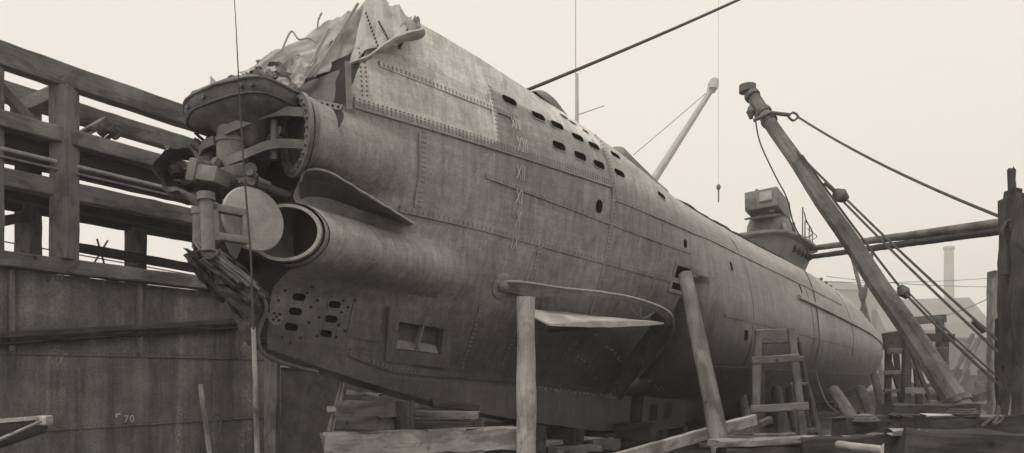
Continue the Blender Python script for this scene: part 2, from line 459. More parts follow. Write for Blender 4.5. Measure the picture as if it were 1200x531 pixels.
SUB_O = Vector((-2.6, 11.0, -KZ)); SUB_A = math.atan2(.8192, .5736)
SUBM = Matrix.Translation(SUB_O) @ Matrix.Rotation(SUB_A, 4, 'Z')
def L(s, p, z): return Vector((s, -p, z + KZ))          # local submarine coordinates (p to port)
def W(s, p, z): return SUBM @ L(s, p, z)
def from_world(v):
    q = SUBM.inverted() @ Vector(v); return q.x, -q.y, q.z - KZ
def HP(s, t, off=0.0):
    p, z = hull_pz(s, t)
    if off == 0: return L(s, p, z)
    return L(s, p, z) + hull_n(s, t) * off
def hull_n(s, t):
    e = .02
    a = L(s + e, *hull_pz(s + e, t)) - L(s - e, *hull_pz(s - e, t))
    t1, t0 = min(9, t + e), max(0, t - e)
    b = L(s, *hull_pz(s, t1)) - L(s, *hull_pz(s, t0))
    n = a.cross(b).normalized()
    if n.y > 0: n = -n
    return n
def t_of_z(s, z):
    lo, hi = 1.0, 7.9
    for _ in range(40):
        m = (lo + hi) / 2
        if hull_pz(s, m)[1] > z: lo = m
        else: hi = m
    return (lo + hi) / 2
def proj(v): return 600 + F * v.x / v.y, 440 - F * v.z / v.y
_grid = []
def hit(px, py):
    """station and girth position of the spot on the port side that the camera sees at px, py"""
    if not _grid:
        s = -1.5
        while s < 46:
            for k in range(0, 45):
                t = .9 + k * 7.9 / 44
                _grid.append((s, t) + proj(W(s, *hull_pz(s, t))))
            s += .25 if s < 12 else .6
    best = None
    for g in _grid:
        d = (g[2] - px) ** 2 + (g[3] - py) ** 2
        if best is None or d < best[0]: best = (d, g[0], g[1])
    s, t = best[1], best[2]
    for _ in range(12):
        x0, y0 = proj(W(s, *hull_pz(s, t))); e = .01
        x1, y1 = proj(W(s + e, *hull_pz(s + e, t))); x2, y2 = proj(W(s, *hull_pz(s, t + e)))
        a, b, c, d = (x1 - x0) / e, (x2 - x0) / e, (y1 - y0) / e, (y2 - y0) / e
        det = a * d - b * c
        if abs(det) < 1e-6: break
        ds = (d * (px - x0) - b * (py - y0)) / det; dt = (-c * (px - x0) + a * (py - y0)) / det
        s += clamp(ds, -.3, .3); t = clamp(t + clamp(dt, -.15, .15), .3, 8.9)
    return s, t

SUB = empty('wrecked_submarine', SUBM, 'long riveted grey submarine with its bow torn off, propped up in the dock', 'submarine')

def frame_at(s, t):
    n = hull_n(s, t); e = .02
    ax = (L(s + e, *hull_pz(s + e, t)) - L(s - e, *hull_pz(s - e, t))).normalized()
    up = n.cross(ax).normalized()
    if up.z < 0: up = -up
    return HP(s, t), ax, up, n
def slot_outline(w, h, r, n=5):
    r = min(r, w / 2 - 1e-4, h / 2 - 1e-4); o = []
    for cx, cy, a0 in ((w/2-r, h/2-r, 0), (-w/2+r, h/2-r, 90), (-w/2+r, -h/2+r, 180), (w/2-r, -h/2+r, 270)):
        for k in range(n + 1):
            a = R(a0 + 90 * k / n); o.append((cx + r * math.cos(a), cy + r * math.sin(a)))
    return o
CUT = MB()
def cut_hole(name, s, t, w, h, r, depth=.12, lip=.0, skew=0.0, mat='pocket'):
    c, ax, up, n = frame_at(s, t)
    o = slot_outline(w, h, r)
    f = lambda q, d: c + ax * (q[0] + skew * q[1]) + up * q[1] + n * d
    CUT.prism(None, [f(q, .14) for q in o], [f(q, -depth) for q in o], 0)
    mb = MB()
    i1 = [(x * .985, y * .985) for x, y in o]
    k = len(o)
    a = [f(q, -depth + .012) for q in i1]; b = [f(q, -.004) for q in i1]
    mb.add(a + b, [tuple(range(k))] + [(i, (i + 1) % k, k + (i + 1) % k, k + i) for i in range(k)])
    if lip > 0:
        o2 = [(x * (1 + .03 / w), y * (1 + .03 / h)) for x, y in o]
        A = [f(q, lip) for q in i1]; B = [f(q, lip) for q in o2]; Cc = [f(q, -.01) for q in o2]
        mb.add(A + B + Cc, [(i, (i + 1) % k, k + (i + 1) % k, k + i) for i in range(k)] +
               [(k + i, k + (i + 1) % k, 2 * k + (i + 1) % k, 2 * k + i) for i in range(k)], 1)
    return mb.build(name, [M[mat], M['hull']], SUB, None, False)

# flood slots in the casing, traced along its two rows, plus the round and oval openings lower down
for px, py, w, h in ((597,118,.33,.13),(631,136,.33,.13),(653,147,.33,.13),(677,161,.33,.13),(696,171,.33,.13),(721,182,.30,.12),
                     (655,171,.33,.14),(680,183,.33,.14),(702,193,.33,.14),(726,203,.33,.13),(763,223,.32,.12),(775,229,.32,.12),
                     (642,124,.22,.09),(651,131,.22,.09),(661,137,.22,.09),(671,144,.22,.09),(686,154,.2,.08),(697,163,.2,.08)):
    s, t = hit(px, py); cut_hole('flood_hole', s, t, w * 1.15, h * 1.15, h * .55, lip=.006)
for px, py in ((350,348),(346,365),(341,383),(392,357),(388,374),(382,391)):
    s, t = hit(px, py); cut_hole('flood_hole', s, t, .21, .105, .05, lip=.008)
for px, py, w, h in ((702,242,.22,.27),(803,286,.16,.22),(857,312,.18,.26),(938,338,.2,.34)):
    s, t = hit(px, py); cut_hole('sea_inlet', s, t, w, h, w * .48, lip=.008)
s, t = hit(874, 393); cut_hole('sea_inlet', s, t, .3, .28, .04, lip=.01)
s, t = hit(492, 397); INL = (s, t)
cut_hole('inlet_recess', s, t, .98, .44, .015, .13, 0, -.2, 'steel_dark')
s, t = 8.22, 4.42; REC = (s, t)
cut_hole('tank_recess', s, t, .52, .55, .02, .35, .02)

CUT.prism(None, [L(a, -1.4, z) for a, z in ((9.02, -1.7), (9.42, -1.7), (9.5, -.45), (9.1, -.45))], [L(a, 1.4, z) for a, z in ((9.02, -1.7), (9.42, -1.7), (9.5, -.45), (9.1, -.45))])
def build_hull():
    sg = []; s = -1.6
    while s < 10.5: sg.append(s); s += .065
    while s < 53: sg.append(s); s += .38
    sg.append(53.0)
    nt = len(TG); vs = []; fs = []
    def disp(s, p, z, sd):
        q = Vector((s * .9, sd * 3.1 + p * .4, z * .9))
        return .016 * noise.noise(q) + .008 * noise.noise(q * 2.7)
    for sd in (1, -1):
        for a in sg:
            for t in TG:
                s = s_map(a, t); p, z = hull_pz(s, t)
                if 0 < t < 9: p = max(.0, p + disp(s, p, z, sd) * smooth(t) * (1 if p > .1 else 0))
                vs.append(L(s, sd * p, z))
    n = len(sg); o = n * nt
    idx = lambda sd, i, j: (0 if sd > 0 else o) + i * nt + j
    for i in range(n - 1):
        for j in range(nt - 1):
            fs.append((idx(1,i,j), idx(1,i+1,j), idx(1,i+1,j+1), idx(1,i,j+1)))
            fs.append((idx(-1,i,j), idx(-1,i,j+1), idx(-1,i+1,j+1), idx(-1,i+1,j)))
    mi = [0] * len(fs)
    for e in (0, n - 1):
        for j in range(nt - 1):
            q = (idx(1,e,j), idx(1,e,j+1), idx(-1,e,j+1), idx(-1,e,j)); fs.append(q if e == 0 else q[::-1]); mi.append(1)
    me = D.meshes.new('hull'); me.from_pydata([tuple(v) for v in vs], [], fs)
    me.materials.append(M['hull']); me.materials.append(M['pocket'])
    me.polygons.foreach_set('material_index', mi)
    b = bmesh.new(); b.from_mesh(me)
    bmesh.ops.remove_doubles(b, verts=b.verts[:], dist=1e-4)
    bmesh.ops.dissolve_degenerate(b, dist=1e-5, edges=b.edges[:])
    bmesh.ops.recalc_face_normals(b, faces=b.faces[:])
    b.to_mesh(me); b.free()
    h = D.objects.new('hull_blank', me); COL.objects.link(h)
    cm = CUT.mesh('cutter', M['pocket']); c = D.objects.new('cutter', cm); COL.objects.link(c)
    md = h.modifiers.new('b', 'BOOLEAN'); md.operation = 'DIFFERENCE'; md.object = c; md.solver = 'EXACT'
    md.material_mode = 'TRANSFER'
    dg = bpy.context.evaluated_depsgraph_get(); dg.update()
    res = D.meshes.new_from_object(h.evaluated_get(dg))
    D.objects.remove(h); D.objects.remove(c)
    res.name = 'hull'
    b = bmesh.new(); b.from_mesh(res)
    for f in b.faces: f.smooth = True
    for e in b.edges:
        if len(e.link_faces) == 2 and e.calc_face_angle(0) > R(28): e.smooth = False
    b.to_mesh(res); b.free()
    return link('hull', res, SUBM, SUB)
build_hull()

# ---- plating straps, seams and rivets
RIV = MB()
def rivet(c, n, r=.018):
    r = max(r, .018)
    a = n.orthogonal().normalized(); b = n.cross(a)
    ring = [c + (a * math.cos(q) + b * math.sin(q)) * r - n * .004 for q in [math.pi * k / 3 for k in range(6)]]
    RIV.add(ring + [c + n * r * .75], [(k, (k + 1) % 6, 6) for k in range(6)])
def seam_z(s, pts):
    if s <= pts[0][0]: return pts[0][1]
    for a, b in zip(pts, pts[1:]):
        if s <= b[0]: return lerp(a[1], b[1], (s - a[0]) / (b[0] - a[0]))
    return pts[-1][1]
def strap(s0, s1, zpts, wid=.16, th=.011, rows=2, step=.075, riv_to=8.5, r=.018):
    """riveted lap along the hull at heights zpts"""
    mb = MB(); top = []; bot = []; thk = []
    n = max(2, int((s1 - s0) / .15))
    for i in range(n + 1):
        s = lerp(s0, s1, i / n); z = seam_z(s, zpts); t0 = t_of_z(s, z + wid / 2); t1 = t_of_z(s, z - wid / 2)
        nn = hull_n(s, (t0 + t1) / 2)
        top.append(HP(s, t0) - nn * .03); bot.append(HP(s, t1) - nn * .03); thk.append(nn * (.045 + th))
    mb.strip(top, bot, thk)
    mb.build('plating_strap', M['hull'], SUB, None, True, 35)
    s = s0
    while s < min(s1, riv_to):
        z = seam_z(s, zpts)
        for k in range(rows):
            zz = z + (wid * .62) * ((k + .5) / rows - .5) * (1 if rows > 1 else 0)
            t = t_of_z(s, zz); rivet(HP(s, t, .016 + th), hull_n(s, t), r)
        s += step * random.uniform(.97, 1.03)
def rib(s, z0, z1, wid=.14, th=.009, rows=2, step=.075, r=.018):
    mb = MB(); a = []; b = []; k = []
    n = max(2, int(abs(z1 - z0) / .1))
    for i in range(n + 1):
        z = lerp(z0, z1, i / n); t = t_of_z(s, z); nn = hull_n(s, t)
        a.append(HP(s - wid / 2, t) - nn * .03); b.append(HP(s + wid / 2, t) - nn * .03); k.append(nn * (.045 + th))
    mb.strip(a, b, k); mb.build('frame_strap', M['hull'], SUB, None, True, 35)
    z = z0
    while z > z1:
        t = t_of_z(s, z); n = hull_n(s, t)
        for q in range(rows):
            rivet(HP(s + wid * .6 * ((q + .5) / rows - .5), t, .016 + th), n, r)
        z -= step
strap(-.55, 5.4, [(-.5, 3.93), (5.4, 3.90)], .2, .012, 3)
strap(5.45, 26, [(5.4, 3.62), (9, 3.4), (26, 3.1)], .10, .010, 1, .16, 12)
strap(1.9, 8.4, [(1.9, 3.35), (8.4, 2.9)], .09, .010, 1, .1)
strap(.3, 8.4, [(.3, 2.55), (2, 2.5), (8.4, 2.2)], .11, .010, 2, .1)
strap(-.1, 2.7, [(-.1, 4.62), (2.7, 4.55)], .10, .008, 2, .075)
strap(-.2, 7.8, [(-1.2, .62), (.7, .10), (4.3, -.10), (8.4, -.42)], .12, .012, 2, .09)
strap(9.9, 30, [(9.9, 1.5), (30, 1.2)], .08, .008, 1, .3, 12)
strap(9.9, 36, [(9.9, .2), (36, 0)], .08, .008, 1, .3, 10)
rib(2.16, 4.95, 3.98, .14); rib(.62, 3.75, 2.6, .16, .008, 3)
rib(5.4, 4.95, .9, .12, .014, 2); rib(3.4, 2.4, .2, .1); rib(2.3, 1.2, .1, .1, .009)
for s_, a_, b_ in ((7.3, 3.4, .6), (12, 3.9, .3), (19, 3.0, .5), (27, 3.8, .9)):
    rib(s_, a_, b_, .08, .003, 1, .2)
# scattered rivets on the pale bow plate
for k in range(12):
    for s_ in (-.42, -.34): 
        z = 4.75 - k * .07 if s_ < -.4 else 4.7 - k * .07
        if z > 4.02:
            t = t_of_z(s_, z); rivet(HP(s_, t, .016), hull_n(s_, t), .016)
# bolts round the oval holes
for px, py in ((326,352),(334,340),(360,343),(364,360),(362,378),(352,396),(372,352),(374,372),(371,394),(402,352),(400,366),(397,381),
               (394,395),(408,360),(404,388),(416,352),(330,395),(366,336),(340,402)):
    s, t = hit(px, py); n = hull_n(s, t)
    mb = MB(); c = HP(s, t)
    mb.tube([c - n * .02, c + n * .014], .02, 8)
    mb.build('bolt_head', M['pocket'], SUB)
RV = RIV.build('rivet_rows', M['rivet'], SUB); tag(RV, kind='stuff')

# ---- doubler frame and bar of the inlet
def hull_ring(name, s, t, w, h, bw, th, mat, skew=0.0, parent=SUB):
    c, ax, up, n = frame_at(s, t); mb = MB()
    for (x0, x1, y0, y1) in ((-w/2-bw, w/2+bw, h/2, h/2+bw), (-w/2-bw, w/2+bw, -h/2-bw, -h/2), (-w/2-bw, -w/2, -h/2, h/2), (w/2, w/2+bw, -h/2, h/2)):
        q = [(x0, y0), (x1, y0), (x1, y1), (x0, y1)]
        f = lambda q, d: c + ax * (q[0] + skew * q[1]) + up * q[1] + n * d
        mb.prism(None, [f(k, -.05) for k in q], [f(k, th) for k in q])
    return mb.build(name, M[mat], parent, None, False)
hull_ring('inlet_doubler', *INL, 1.0, .46, .21, .03, 'hull', -.2)
c, ax, up, n = frame_at(*INL); mb = MB()
mb.box(c - n * .03, (.035, .09, .44), Matrix((ax, n, up)).transposed()); mb.build('inlet_bar', M['steel'], SUB, None, False)
for sx in (-.25, .25):     # silted slope at the foot of each inlet bay
    mb = MB(); f = lambda x, y, d: c + ax * (x + sx - .2 * y) + up * y + n * d
    mb.prism(None, [f(-.22, -.21, -.11), f(-.22, -.21, -.01), f(-.22, -.09, -.11)], [f(.22, -.21, -.11), f(.22, -.21, -.01), f(.22, -.09, -.11)])
    mb.build('inlet_sill', M['steel'], SUB, None, False)
hull_ring('recess_frame', *REC, .54, .57, .07, .03, 'hull')
s, t = hit(428, 378); c, ax, up, n = frame_at(s, t); mb = MB()
q = [(-.28, -.26), (.28, -.26), (.28, .28), (-.28, .28)]
mb.prism(None, [c + ax * a + up * b - n * .06 for a, b in q], [c + ax * a + up * b + n * .016 for a, b in q])
mb.build('blank_plate', M['hull'], SUB, None, False)
# round bolted flange by the stem
s, t = hit(323, 371); c, ax, up, n = frame_at(s, t)
mb = MB(); mb.tube([c - n * .04, c + n * .022], .115, 24); fl = mb.build('round_flange', M['steel'], SUB)
for k in range(4):
    a = R(45 + 90 * k); mb = MB(); q = c + (ax * math.cos(a) + up * math.sin(a)) * .06
    mb.tube([q, q + n * .032], .022, 8); mb.build('flange_bolt', M['pocket'], fl, SUBM)
mb = MB(); mb.tube([c + n * .02, c + n * .03], .02, 8); mb.build('flange_bolt', M['pocket'], fl, SUBM)

# ---- draught marks: roman numerals painted on the bow
def strokes(txt):
    out = []; x = 0
    for ch in txt:
        if ch == 'I': out.append([(x + .02, 0), (x + .02, 1)]); x += .2
        elif ch == 'X': out += [[(x, 0), (x + .42, 1)], [(x, 1), (x + .42, 0)]]; x += .54
        elif ch == 'V': out += [[(x, 1), (x + .2, 0)], [(x + .2, 0), (x + .4, 1)]]; x += .52
    return out, x
for txt, px, py, hh in (('XIV', 604, 146, .20), ('XIII', 612, 171, .25), ('XII', 610, 203, .25), ('XI', 608, 231, .25), ('X', 607, 256, .25), ('IX', 603, 284, .25)):
    s, t = hit(px, py); st, wd = strokes(txt); mb = MB()
    c, ax, up, n = frame_at(s, t); z0 = hull_pz(s, t)[1]
    for (a, b) in st:
        pts = []
        for k in range(6):
            q = (lerp(a[0], b[0], k / 5) - wd / 2, lerp(a[1], b[1], k / 5) - .5)
            ss = s + q[0] * hh; tt = t_of_z(ss, z0 + q[1] * hh); pts.append(HP(ss, tt, .03))
        d = (pts[-1] - pts[0]).normalized(); sd = d.cross(n).normalized() * .008
        mb.strip([p - sd for p in pts], [p + sd for p in pts], n * .004)
    mb.build('draught_mark', M['marks'], SUB, None, False)

# ---- bow hydroplane and its guard
def hull_sz(s, z, off=0): return HP(s, t_of_z(s, z), off)
def spline(P, n=6):
    out = []
    for i in range(len(P) - 1):
        a = P[max(i - 1, 0)]; b = P[i]; c = P[i + 1]; d = P[min(i + 2, len(P) - 1)]
        for k in range(n):
            f = k / n
            out.append(.5 * ((2 * b) + (c - a) * f + (2 * a - 5 * b + 4 * c - d) * f * f + (3 * b - a - 3 * c + d) * f**3))
    return out + [P[-1]]
SI = SUBM.inverted()
def edge_pts(E): return spline([SI @ at(*q) for q in E], 6)
up_ = edge_pts(((577,331,12.55),(600,330,12.6),(620,332,12.8),(660,338,13.2),(700,342,13.65),(740,349,14.1),(770,359,14.4),(784,368,14.6),(788,380,14.8)))
lo_ = edge_pts(((577,341,12.6),(600,344,12.65),(620,348,12.85),(660,347,13.2),(700,348,13.65),(740,355,14.1),(766,365,14.4),(777,375,14.6),(779,384,14.8)))
mb = MB(); mb.strip(up_, lo_, Vector((.02, -.05, 0))); mb.build('hydroplane_guard', M['steel_cast'], SUB, None, True, 30)
gp = [(a + b) / 2 for a, b in zip(up_, lo_)]; ln = len(gp)
mb = MB(); mb.tube([p + Vector((0, -.04, .0)) for p in up_], .022, 6); mb.build('guard_light_edge', M['steel_pale'], SUB)  # pale tube added to put a light top edge on the guard
ou_ = edge_pts(((786,368,14.6),(789,383,14.8),(782,401,15.2),(769,417,15.7),(753,433,16.3),(737,451,16.9),(727,468,17.3)))
in_ = edge_pts(((764,366,14.7),(763,382,15.3),(754,395,15.9),(743,409,16.4),(731,426,16.8),(721,442,17.1),(712,457,17.3)))
mb = MB(); mb.strip(ou_, in_, Vector((.03, .04, 0))); mb.build('guard_end_plate', M['steel_dark'], SUB, None, True, 30)
mb = MB(); mb.tube(ou_, .035, 8); mb.build('guard_edge_bar', M['hull'], SUB)
def hull_sz(s, z, off=0): return HP(s, t_of_z(s, z), off)
# web that fairs the guard into the hull, thin plate
mb = MB(); tp = []; bt = []
for i in range(0, int(ln * .62)):
    p = (up_[i] + gp[i]) / 2; f = i / (ln * .62); h_ = HP(p.x, t_of_z(p.x, p.z - KZ), -.06)
    tp.append(p); bt.append(p.lerp(h_, lerp(1, .12, smooth(f))))
mb.strip(tp, bt, Vector((0, 0, .03))); mb.build('guard_web', M['hull'], SUB, None, True, 30)
# boss where the guard springs from the hull
bs, btt = hit(588, 335); c, ax, up, n = frame_at(bs, btt); mb = MB()
mb.tube([c - n * .05 - ax * .0, c + n * .02, c + n * .028], [.24, .24, .225], 26); BO = mb.build('guard_boss', M['hull'], SUB)
mb = MB(); mb.tube([c - n * .04, c + n * .07, c + n * .12], [.15, .13, .05], 20, flat=.7); mb.build('boss_hub', M['steel'], SUB)
# the plane: a thin lens-sectioned blade, in bright steel
mb = MB(); rows = 15; cols = 9; top = []; bot = []
for i in range(rows):
    f = i / (rows - 1); s_ = lerp(2.85, 6.0, f)
    inner = 1.35 + .1 * f; outer = lerp(1.95, 2.72, smooth(f * 1.15)) + .08 * math.sin(f * 9)
    for j in range(cols):
        g = j / (cols - 1); p = lerp(outer, inner, g)
        z = lerp(.88, 1.06, f) + .30 * g * (1 - .5 * f) + .025 * noise.noise(Vector((f * 5, g * 3, 1)))
        th = .045 * math.sin(math.pi * clamp(f * .96 + .02)) * (1 - .3 * g) + .012
        top.append(L(s_, p, z + th)); bot.append(L(s_, p, z - th))
ix = lambda i, j: i * cols + j
k = rows * cols; fs = []
for i in range(rows - 1):
    for j in range(cols - 1):
        fs.append((ix(i,j), ix(i+1,j), ix(i+1,j+1), ix(i,j+1))); fs.append((k+ix(i,j), k+ix(i,j+1), k+ix(i+1,j+1), k+ix(i+1,j)))
for i in range(rows - 1):
    for j in (0, cols - 1): fs.append((ix(i,j), ix(i+1,j), k+ix(i+1,j), k+ix(i,j)))
for j in range(cols - 1):
    for i in (0, rows - 1): fs.append((ix(i,j), ix(i,j+1), k+ix(i,j+1), k+ix(i,j)))
mb.add(top + bot, fs); mb.build('hydroplane', M['steel_bright'], SUB, None, True, 50)
for a, b in (((736,355,14.05),(752,372,14.2)), ((751,358,14.2),(751,374,14.2)), ((766,366,14.35),(752,373,14.2))):
    mb = MB(); m_ = (SI @ at(*a) + SI @ at(*b)) / 2 + Vector((-.05, 0, -.05)); mb.tube(spline([SI @ at(*a), m_, SI @ at(*b)], 4), .022, 8)
    mb.build('guard_bracket', M['steel_dark'], SUB)
mb = MB(); mb.tube([L(4.4, .9, .95), L(4.4, 1.9, 1.0)], .11, 14); mb.build('hydroplane_shaft', M['steel_dark'], SUB)

# lip plate standing in front of the tank recess
def on_hull(px, py, off):
    s, t = hit(px, py); return SI @ at(px, py, W(s, *hull_pz(s, t)).y - off)
a = spline([on_hull(*q) for q in ((794,350,.0),(789,380,.0),(781,402,.0),(766,424,.0),(749,444,.0))], 5)
b = spline([on_hull(*q) for q in ((819,350,.30),(814,378,.40),(805,400,.46),(791,420,.42),(770,441,.30))], 5)
mb = MB(); mb.strip(a, b, Vector((.01, .035, 0))); mb.build('tank_lip', M['hull'], SUB, None, True, 35)
# after keel box with its two square openings
KB = MB(); KB.prism(None, [L(9.45, q, z) for q, z in ((-.64, -1.52), (.64, -1.52), (.76, -.42), (-.76, -.42))], [L(12.6, q, z) for q, z in ((-.64, -1.53), (.64, -1.53), (.76, -.42), (-.76, -.42))])
kb = KB.build('keel_box', M['hull'], SUB, None, False)
for s_ in (10.15, 11.15):
    for d_, w_, m_ in ((.006, .34, 'hull'), (.010, .26, 'pocket')):
        mb = MB(); f = lambda x, z: L(s_ + x, .64 + (z + 1.52) * .12 / 1.1 + d_, z)
        q = [(-w_, -1.0 - w_ * .85), (w_, -1.0 - w_ * .85), (w_, -1.0 + w_ * .85), (-w_, -1.0 + w_ * .85)]
        mb.prism(None, [f(*k) + Vector((0, .05, 0)) for k in q], [f(*k) for k in q]); mb.build('opening_frame' if m_ == 'hull' else 'drain_opening', M[m_], kb, SUBM, False)
# bared bright rivets on the dark underside
BR = MB(); rg = random.Random(8)
def bare(p0, p1, n, jit=2.0):
    for k in range(n):
        if rg.random() < .35: continue
        x = lerp(p0[0], p1[0], k / n) + rg.uniform(-jit, jit) * .5; y = lerp(p0[1], p1[1], k / n) + rg.uniform(-jit, jit)
        s, t = hit(x, y); n_ = hull_n(s, t); c = HP(s, t, .012); r = rg.uniform(.014, .028); a = n_.orthogonal().normalized(); b = n_.cross(a)
        BR.add([c + (a * math.cos(q) + b * math.sin(q)) * r for q in [math.pi * i / 3 for i in range(6)]] + [c + n_ * r], [(i, (i + 1) % 6, 6) for i in range(6)])
bare((692, 386), (735, 430), 26); bare((735, 430), (780, 458), 18); bare((632, 454), (722, 464), 60, 3); bare((640, 380), (700, 440), 14, 9); bare((660, 400), (720, 450), 14, 12)
tag(BR.build('bare_rivets', M['steel_bright'], SUB), kind='stuff')

# rubbing strake
a = []; b = []; k = []; mb = MB()
for i in range(60):
    s_ = lerp(17.3, 45, i / 59); z = lerp(2.62, 1.75, (i / 59) ** 1.1); t = t_of_z(s_, z); n = hull_n(s_, t)
    a.append(HP(s_, t_of_z(s_, z + .07)) - n * .03); b.append(HP(s_, t_of_z(s_, z - .07)) - n * .03); k.append(n * .13)
mb.strip(a, b, k); mb.build('rubbing_strake', M['hull'], SUB, None, True, 35)
# hatch fairing, fairlead, edge cable on the deck
def deck_z(s): return section(s)[0][1]
mb = MB(); vs = []; nr = 12; nc = 9
for i in range(nr):
    f = i / (nr - 1); s_ = lerp(7.0, 9.9, f); hh = (.34 * (1 - .5 * f)) if 0 < i < nr - 1 else .0
    for j in range(nc):
        a_ = math.pi * j / (nc - 1); vs.append(L(s_, 1.0 + .34 * math.cos(a_), deck_z(s_) - .12 + (hh + .12) * math.sin(a_) ** .5))
mb.add(vs, [(i*nc+j, i*nc+j+1, (i+1)*nc+j+1, (i+1)*nc+j) for i in range(nr-1) for j in range(nc-1)])
mb.build('hatch_fairing', M['tower'], SUB)
mb = MB(); vs = []; nr = 8
for i in range(nr):
    f = i / (nr - 1); s_ = lerp(3.7, 5.0, f); hh = .26 * math.sin(math.pi * f) + .01
    for j in range(nc):
        a_ = math.pi * j / (nc - 1); vs.append(L(s_, .92 + .25 * math.cos(a_), deck_z(s_) - .08 + (hh + .06) * math.sin(a_)))
mb.add(vs, [(i*nc+j, i*nc+j+1, (i+1)*nc+j+1, (i+1)*nc+j) for i in range(nr-1) for j in range(nc-1)])
mb.build('fairlead', M['tower'], SUB)
mb = MB(); mb.tube([L(s_, 1.15 + .1 * noise.noise(Vector((s_, 0, 0))), deck_z(s_) + .09 + .06 * noise.noise(Vector((s_ * 2, 5, 0)))) for s_ in [9.8 + .4 * k for k in range(31)]], .035, 6)
mb.build('deck_cable', M['rope'], SUB)
for s_ in (31, 32.2, 33.4, 34.6, 35.8, 37):
    mb = MB(); mb.tube([L(s_, .75, deck_z(s_) - .1), L(s_, .75, deck_z(s_) + .5)], .05, 8)
    mb.box(L(s_, .75, deck_z(s_) + .5), (.25, .12, .1)); mb.build('deck_cleat', M['steel_dark'], SUB)
mb = MB(); mb.box(L(29, .6, deck_z(29) + .12), (1.1, .5, .4), None, 0, .05); mb.build('deck_locker', M['steel'], SUB)

# ---- conning tower
def LC(s, p, z): return L(22.3 + (s - 20.2) * .76, p * .9, 5 + (z - 5) * 1.12)
def oval_ring(s0, s1, hw, z, n=56, sq=3.6, p0=0.0):
    c = (s0 + s1) / 2; a = (s1 - s0) / 2; o = []
    for k in range(n):
        q = 2 * math.pi * k / n; cx, sx = math.cos(q), math.sin(q)
        o.append(LC(c + a * math.copysign(abs(cx) ** (2 / sq), cx), p0 + hw * math.copysign(abs(sx) ** (2 / sq), sx), z))
    return o
def loft(mb, rings, cap=True, mi=0):
    n = len(rings[0]); vs = [v for r in rings for v in r]; fs = []
    for i in range(len(rings) - 1):
        for k in range(n): fs.append((i*n+k, i*n+(k+1) % n, (i+1)*n+(k+1) % n, (i+1)*n+k))
    if cap: fs.append(tuple(range(n-1, -1, -1))); fs.append(tuple((len(rings)-1)*n+k for k in range(n)))
    mb.add(vs, fs, mi)
CT = MB(); loft(CT, [oval_ring(20.6, 27.4, .82, 4.2), oval_ring(20.5, 27.8, .96, 4.9), oval_ring(20.4, 28.2, 1.22, 5.45), oval_ring(20.4, 28.3, 1.26, 5.78)])
ct = CT.build('conning_tower', M['tower'], SUB, None, True, 50)
mb = MB(); loft(mb, [oval_ring(20.0, 28.6, 1.48, 5.74), oval_ring(19.9, 28.7, 1.54, 5.77), oval_ring(19.9, 28.7, 1.54, 5.86), oval_ring(20.0, 28.6, 1.48, 5.88)])
mb.build('bridge_platform', M['steel'], ct, SUBM)
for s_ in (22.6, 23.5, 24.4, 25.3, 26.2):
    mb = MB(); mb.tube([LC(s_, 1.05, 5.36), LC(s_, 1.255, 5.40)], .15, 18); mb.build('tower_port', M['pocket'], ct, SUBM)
mb = MB(); loft(mb, [oval_ring(20.8, 24.6, .98, 5.88, 32, 2.1), oval_ring(20.85, 24.5, .98, 6.3, 32, 2.1), oval_ring(21.1, 24.2, .82, 6.66, 32, 2.1), oval_ring(21.7, 23.8, .5, 6.8, 32, 2.1)])
mb.build('bridge_shelter', M['tower'], ct, SUBM, True, 60)
mb = MB(); q = hull_n
for s_, z_ in ((21.6, 6.12),):
    mb.tube([LC(s_, .86, z_), LC(s_, .97, z_)], .16, 14)
mb.build('tower_port', M['steel_pale'], ct, SUBM)
mb = MB(); rot = Matrix.Rotation(R(7), 3, 'Y') @ Matrix.Rotation(R(-3), 3, 'X')
mb.box(LC(21.9, .1, 7.0), (2.2, 1.35, .82), rot, 0, .05); mb.build('chart_box', M['tower'], ct, SUBM)
mb = MB(); mb.box(LC(20.42, .33, 7.18), (.06, .5, .4), rot, 0, .01); mb.build('box_hatch', M['steel_pale'], ct, SUBM)
mb = MB(); mb.box(LC(21.9, .72, 7.2), (.7, .12, .42), rot, 0, .01); mb.build('box_hatch', M['steel'], ct, SUBM)
mb = MB(); mb.box(LC(20.42, -.35, 6.95), (.06, .42, .5), rot, 0, .01); mb.build('box_hatch', M['steel_dark'], ct, SUBM)
mb = MB(); mb.box(LC(20.85, .1, 6.5), (1.1, 1.2, .08), Matrix.Rotation(R(-14), 3, 'Y'), 0, .01); mb.build('splinter_shield', M['steel_dark'], ct, SUBM)
mb = MB(); mb.box(LC(22.3, .74, 7.0), (1.0, .10, .55), rot, 0, .01); mb.build('box_opening', M['pocket'], ct, SUBM)
for k_, (s_, p_, h_) in enumerate(((21.3, -.3, .22), (22.6, .35, .16), (23.0, -.2, .34))):
    mb = MB(); mb.tube([LC(s_, p_, 7.3), LC(s_ + .1, p_, 7.42 + h_)], .07, 8); mb.build('box_fitting', M['steel_dark'], ct, SUBM)
for k_, (a_, b_) in enumerate((((23.1, .6, 7.1), (24.4, .95, 5.95)), ((23.3, .3, 6.9), (24.9, .5, 6.4)), ((20.6, .5, 6.62), (20.1, .75, 6.55)))):
    mb = MB(); mb.tube([LC(*a_), LC(*b_)], .05, 8); mb.build('bent_strut', M['steel_dark'], ct, SUBM)
mb = MB(); mb.tube(spline([LC(s_, 1.4 * (1 - max(0, (s_ - 26.8) / 2.0) ** 2) ** .5 if s_ > 26.8 else 1.4, 6.35) for s_ in (24.6, 25.4, 26.2, 27, 27.8, 28.4)], 4), .02, 6); mb.build('bridge_rail', M['steel'], ct, SUBM)
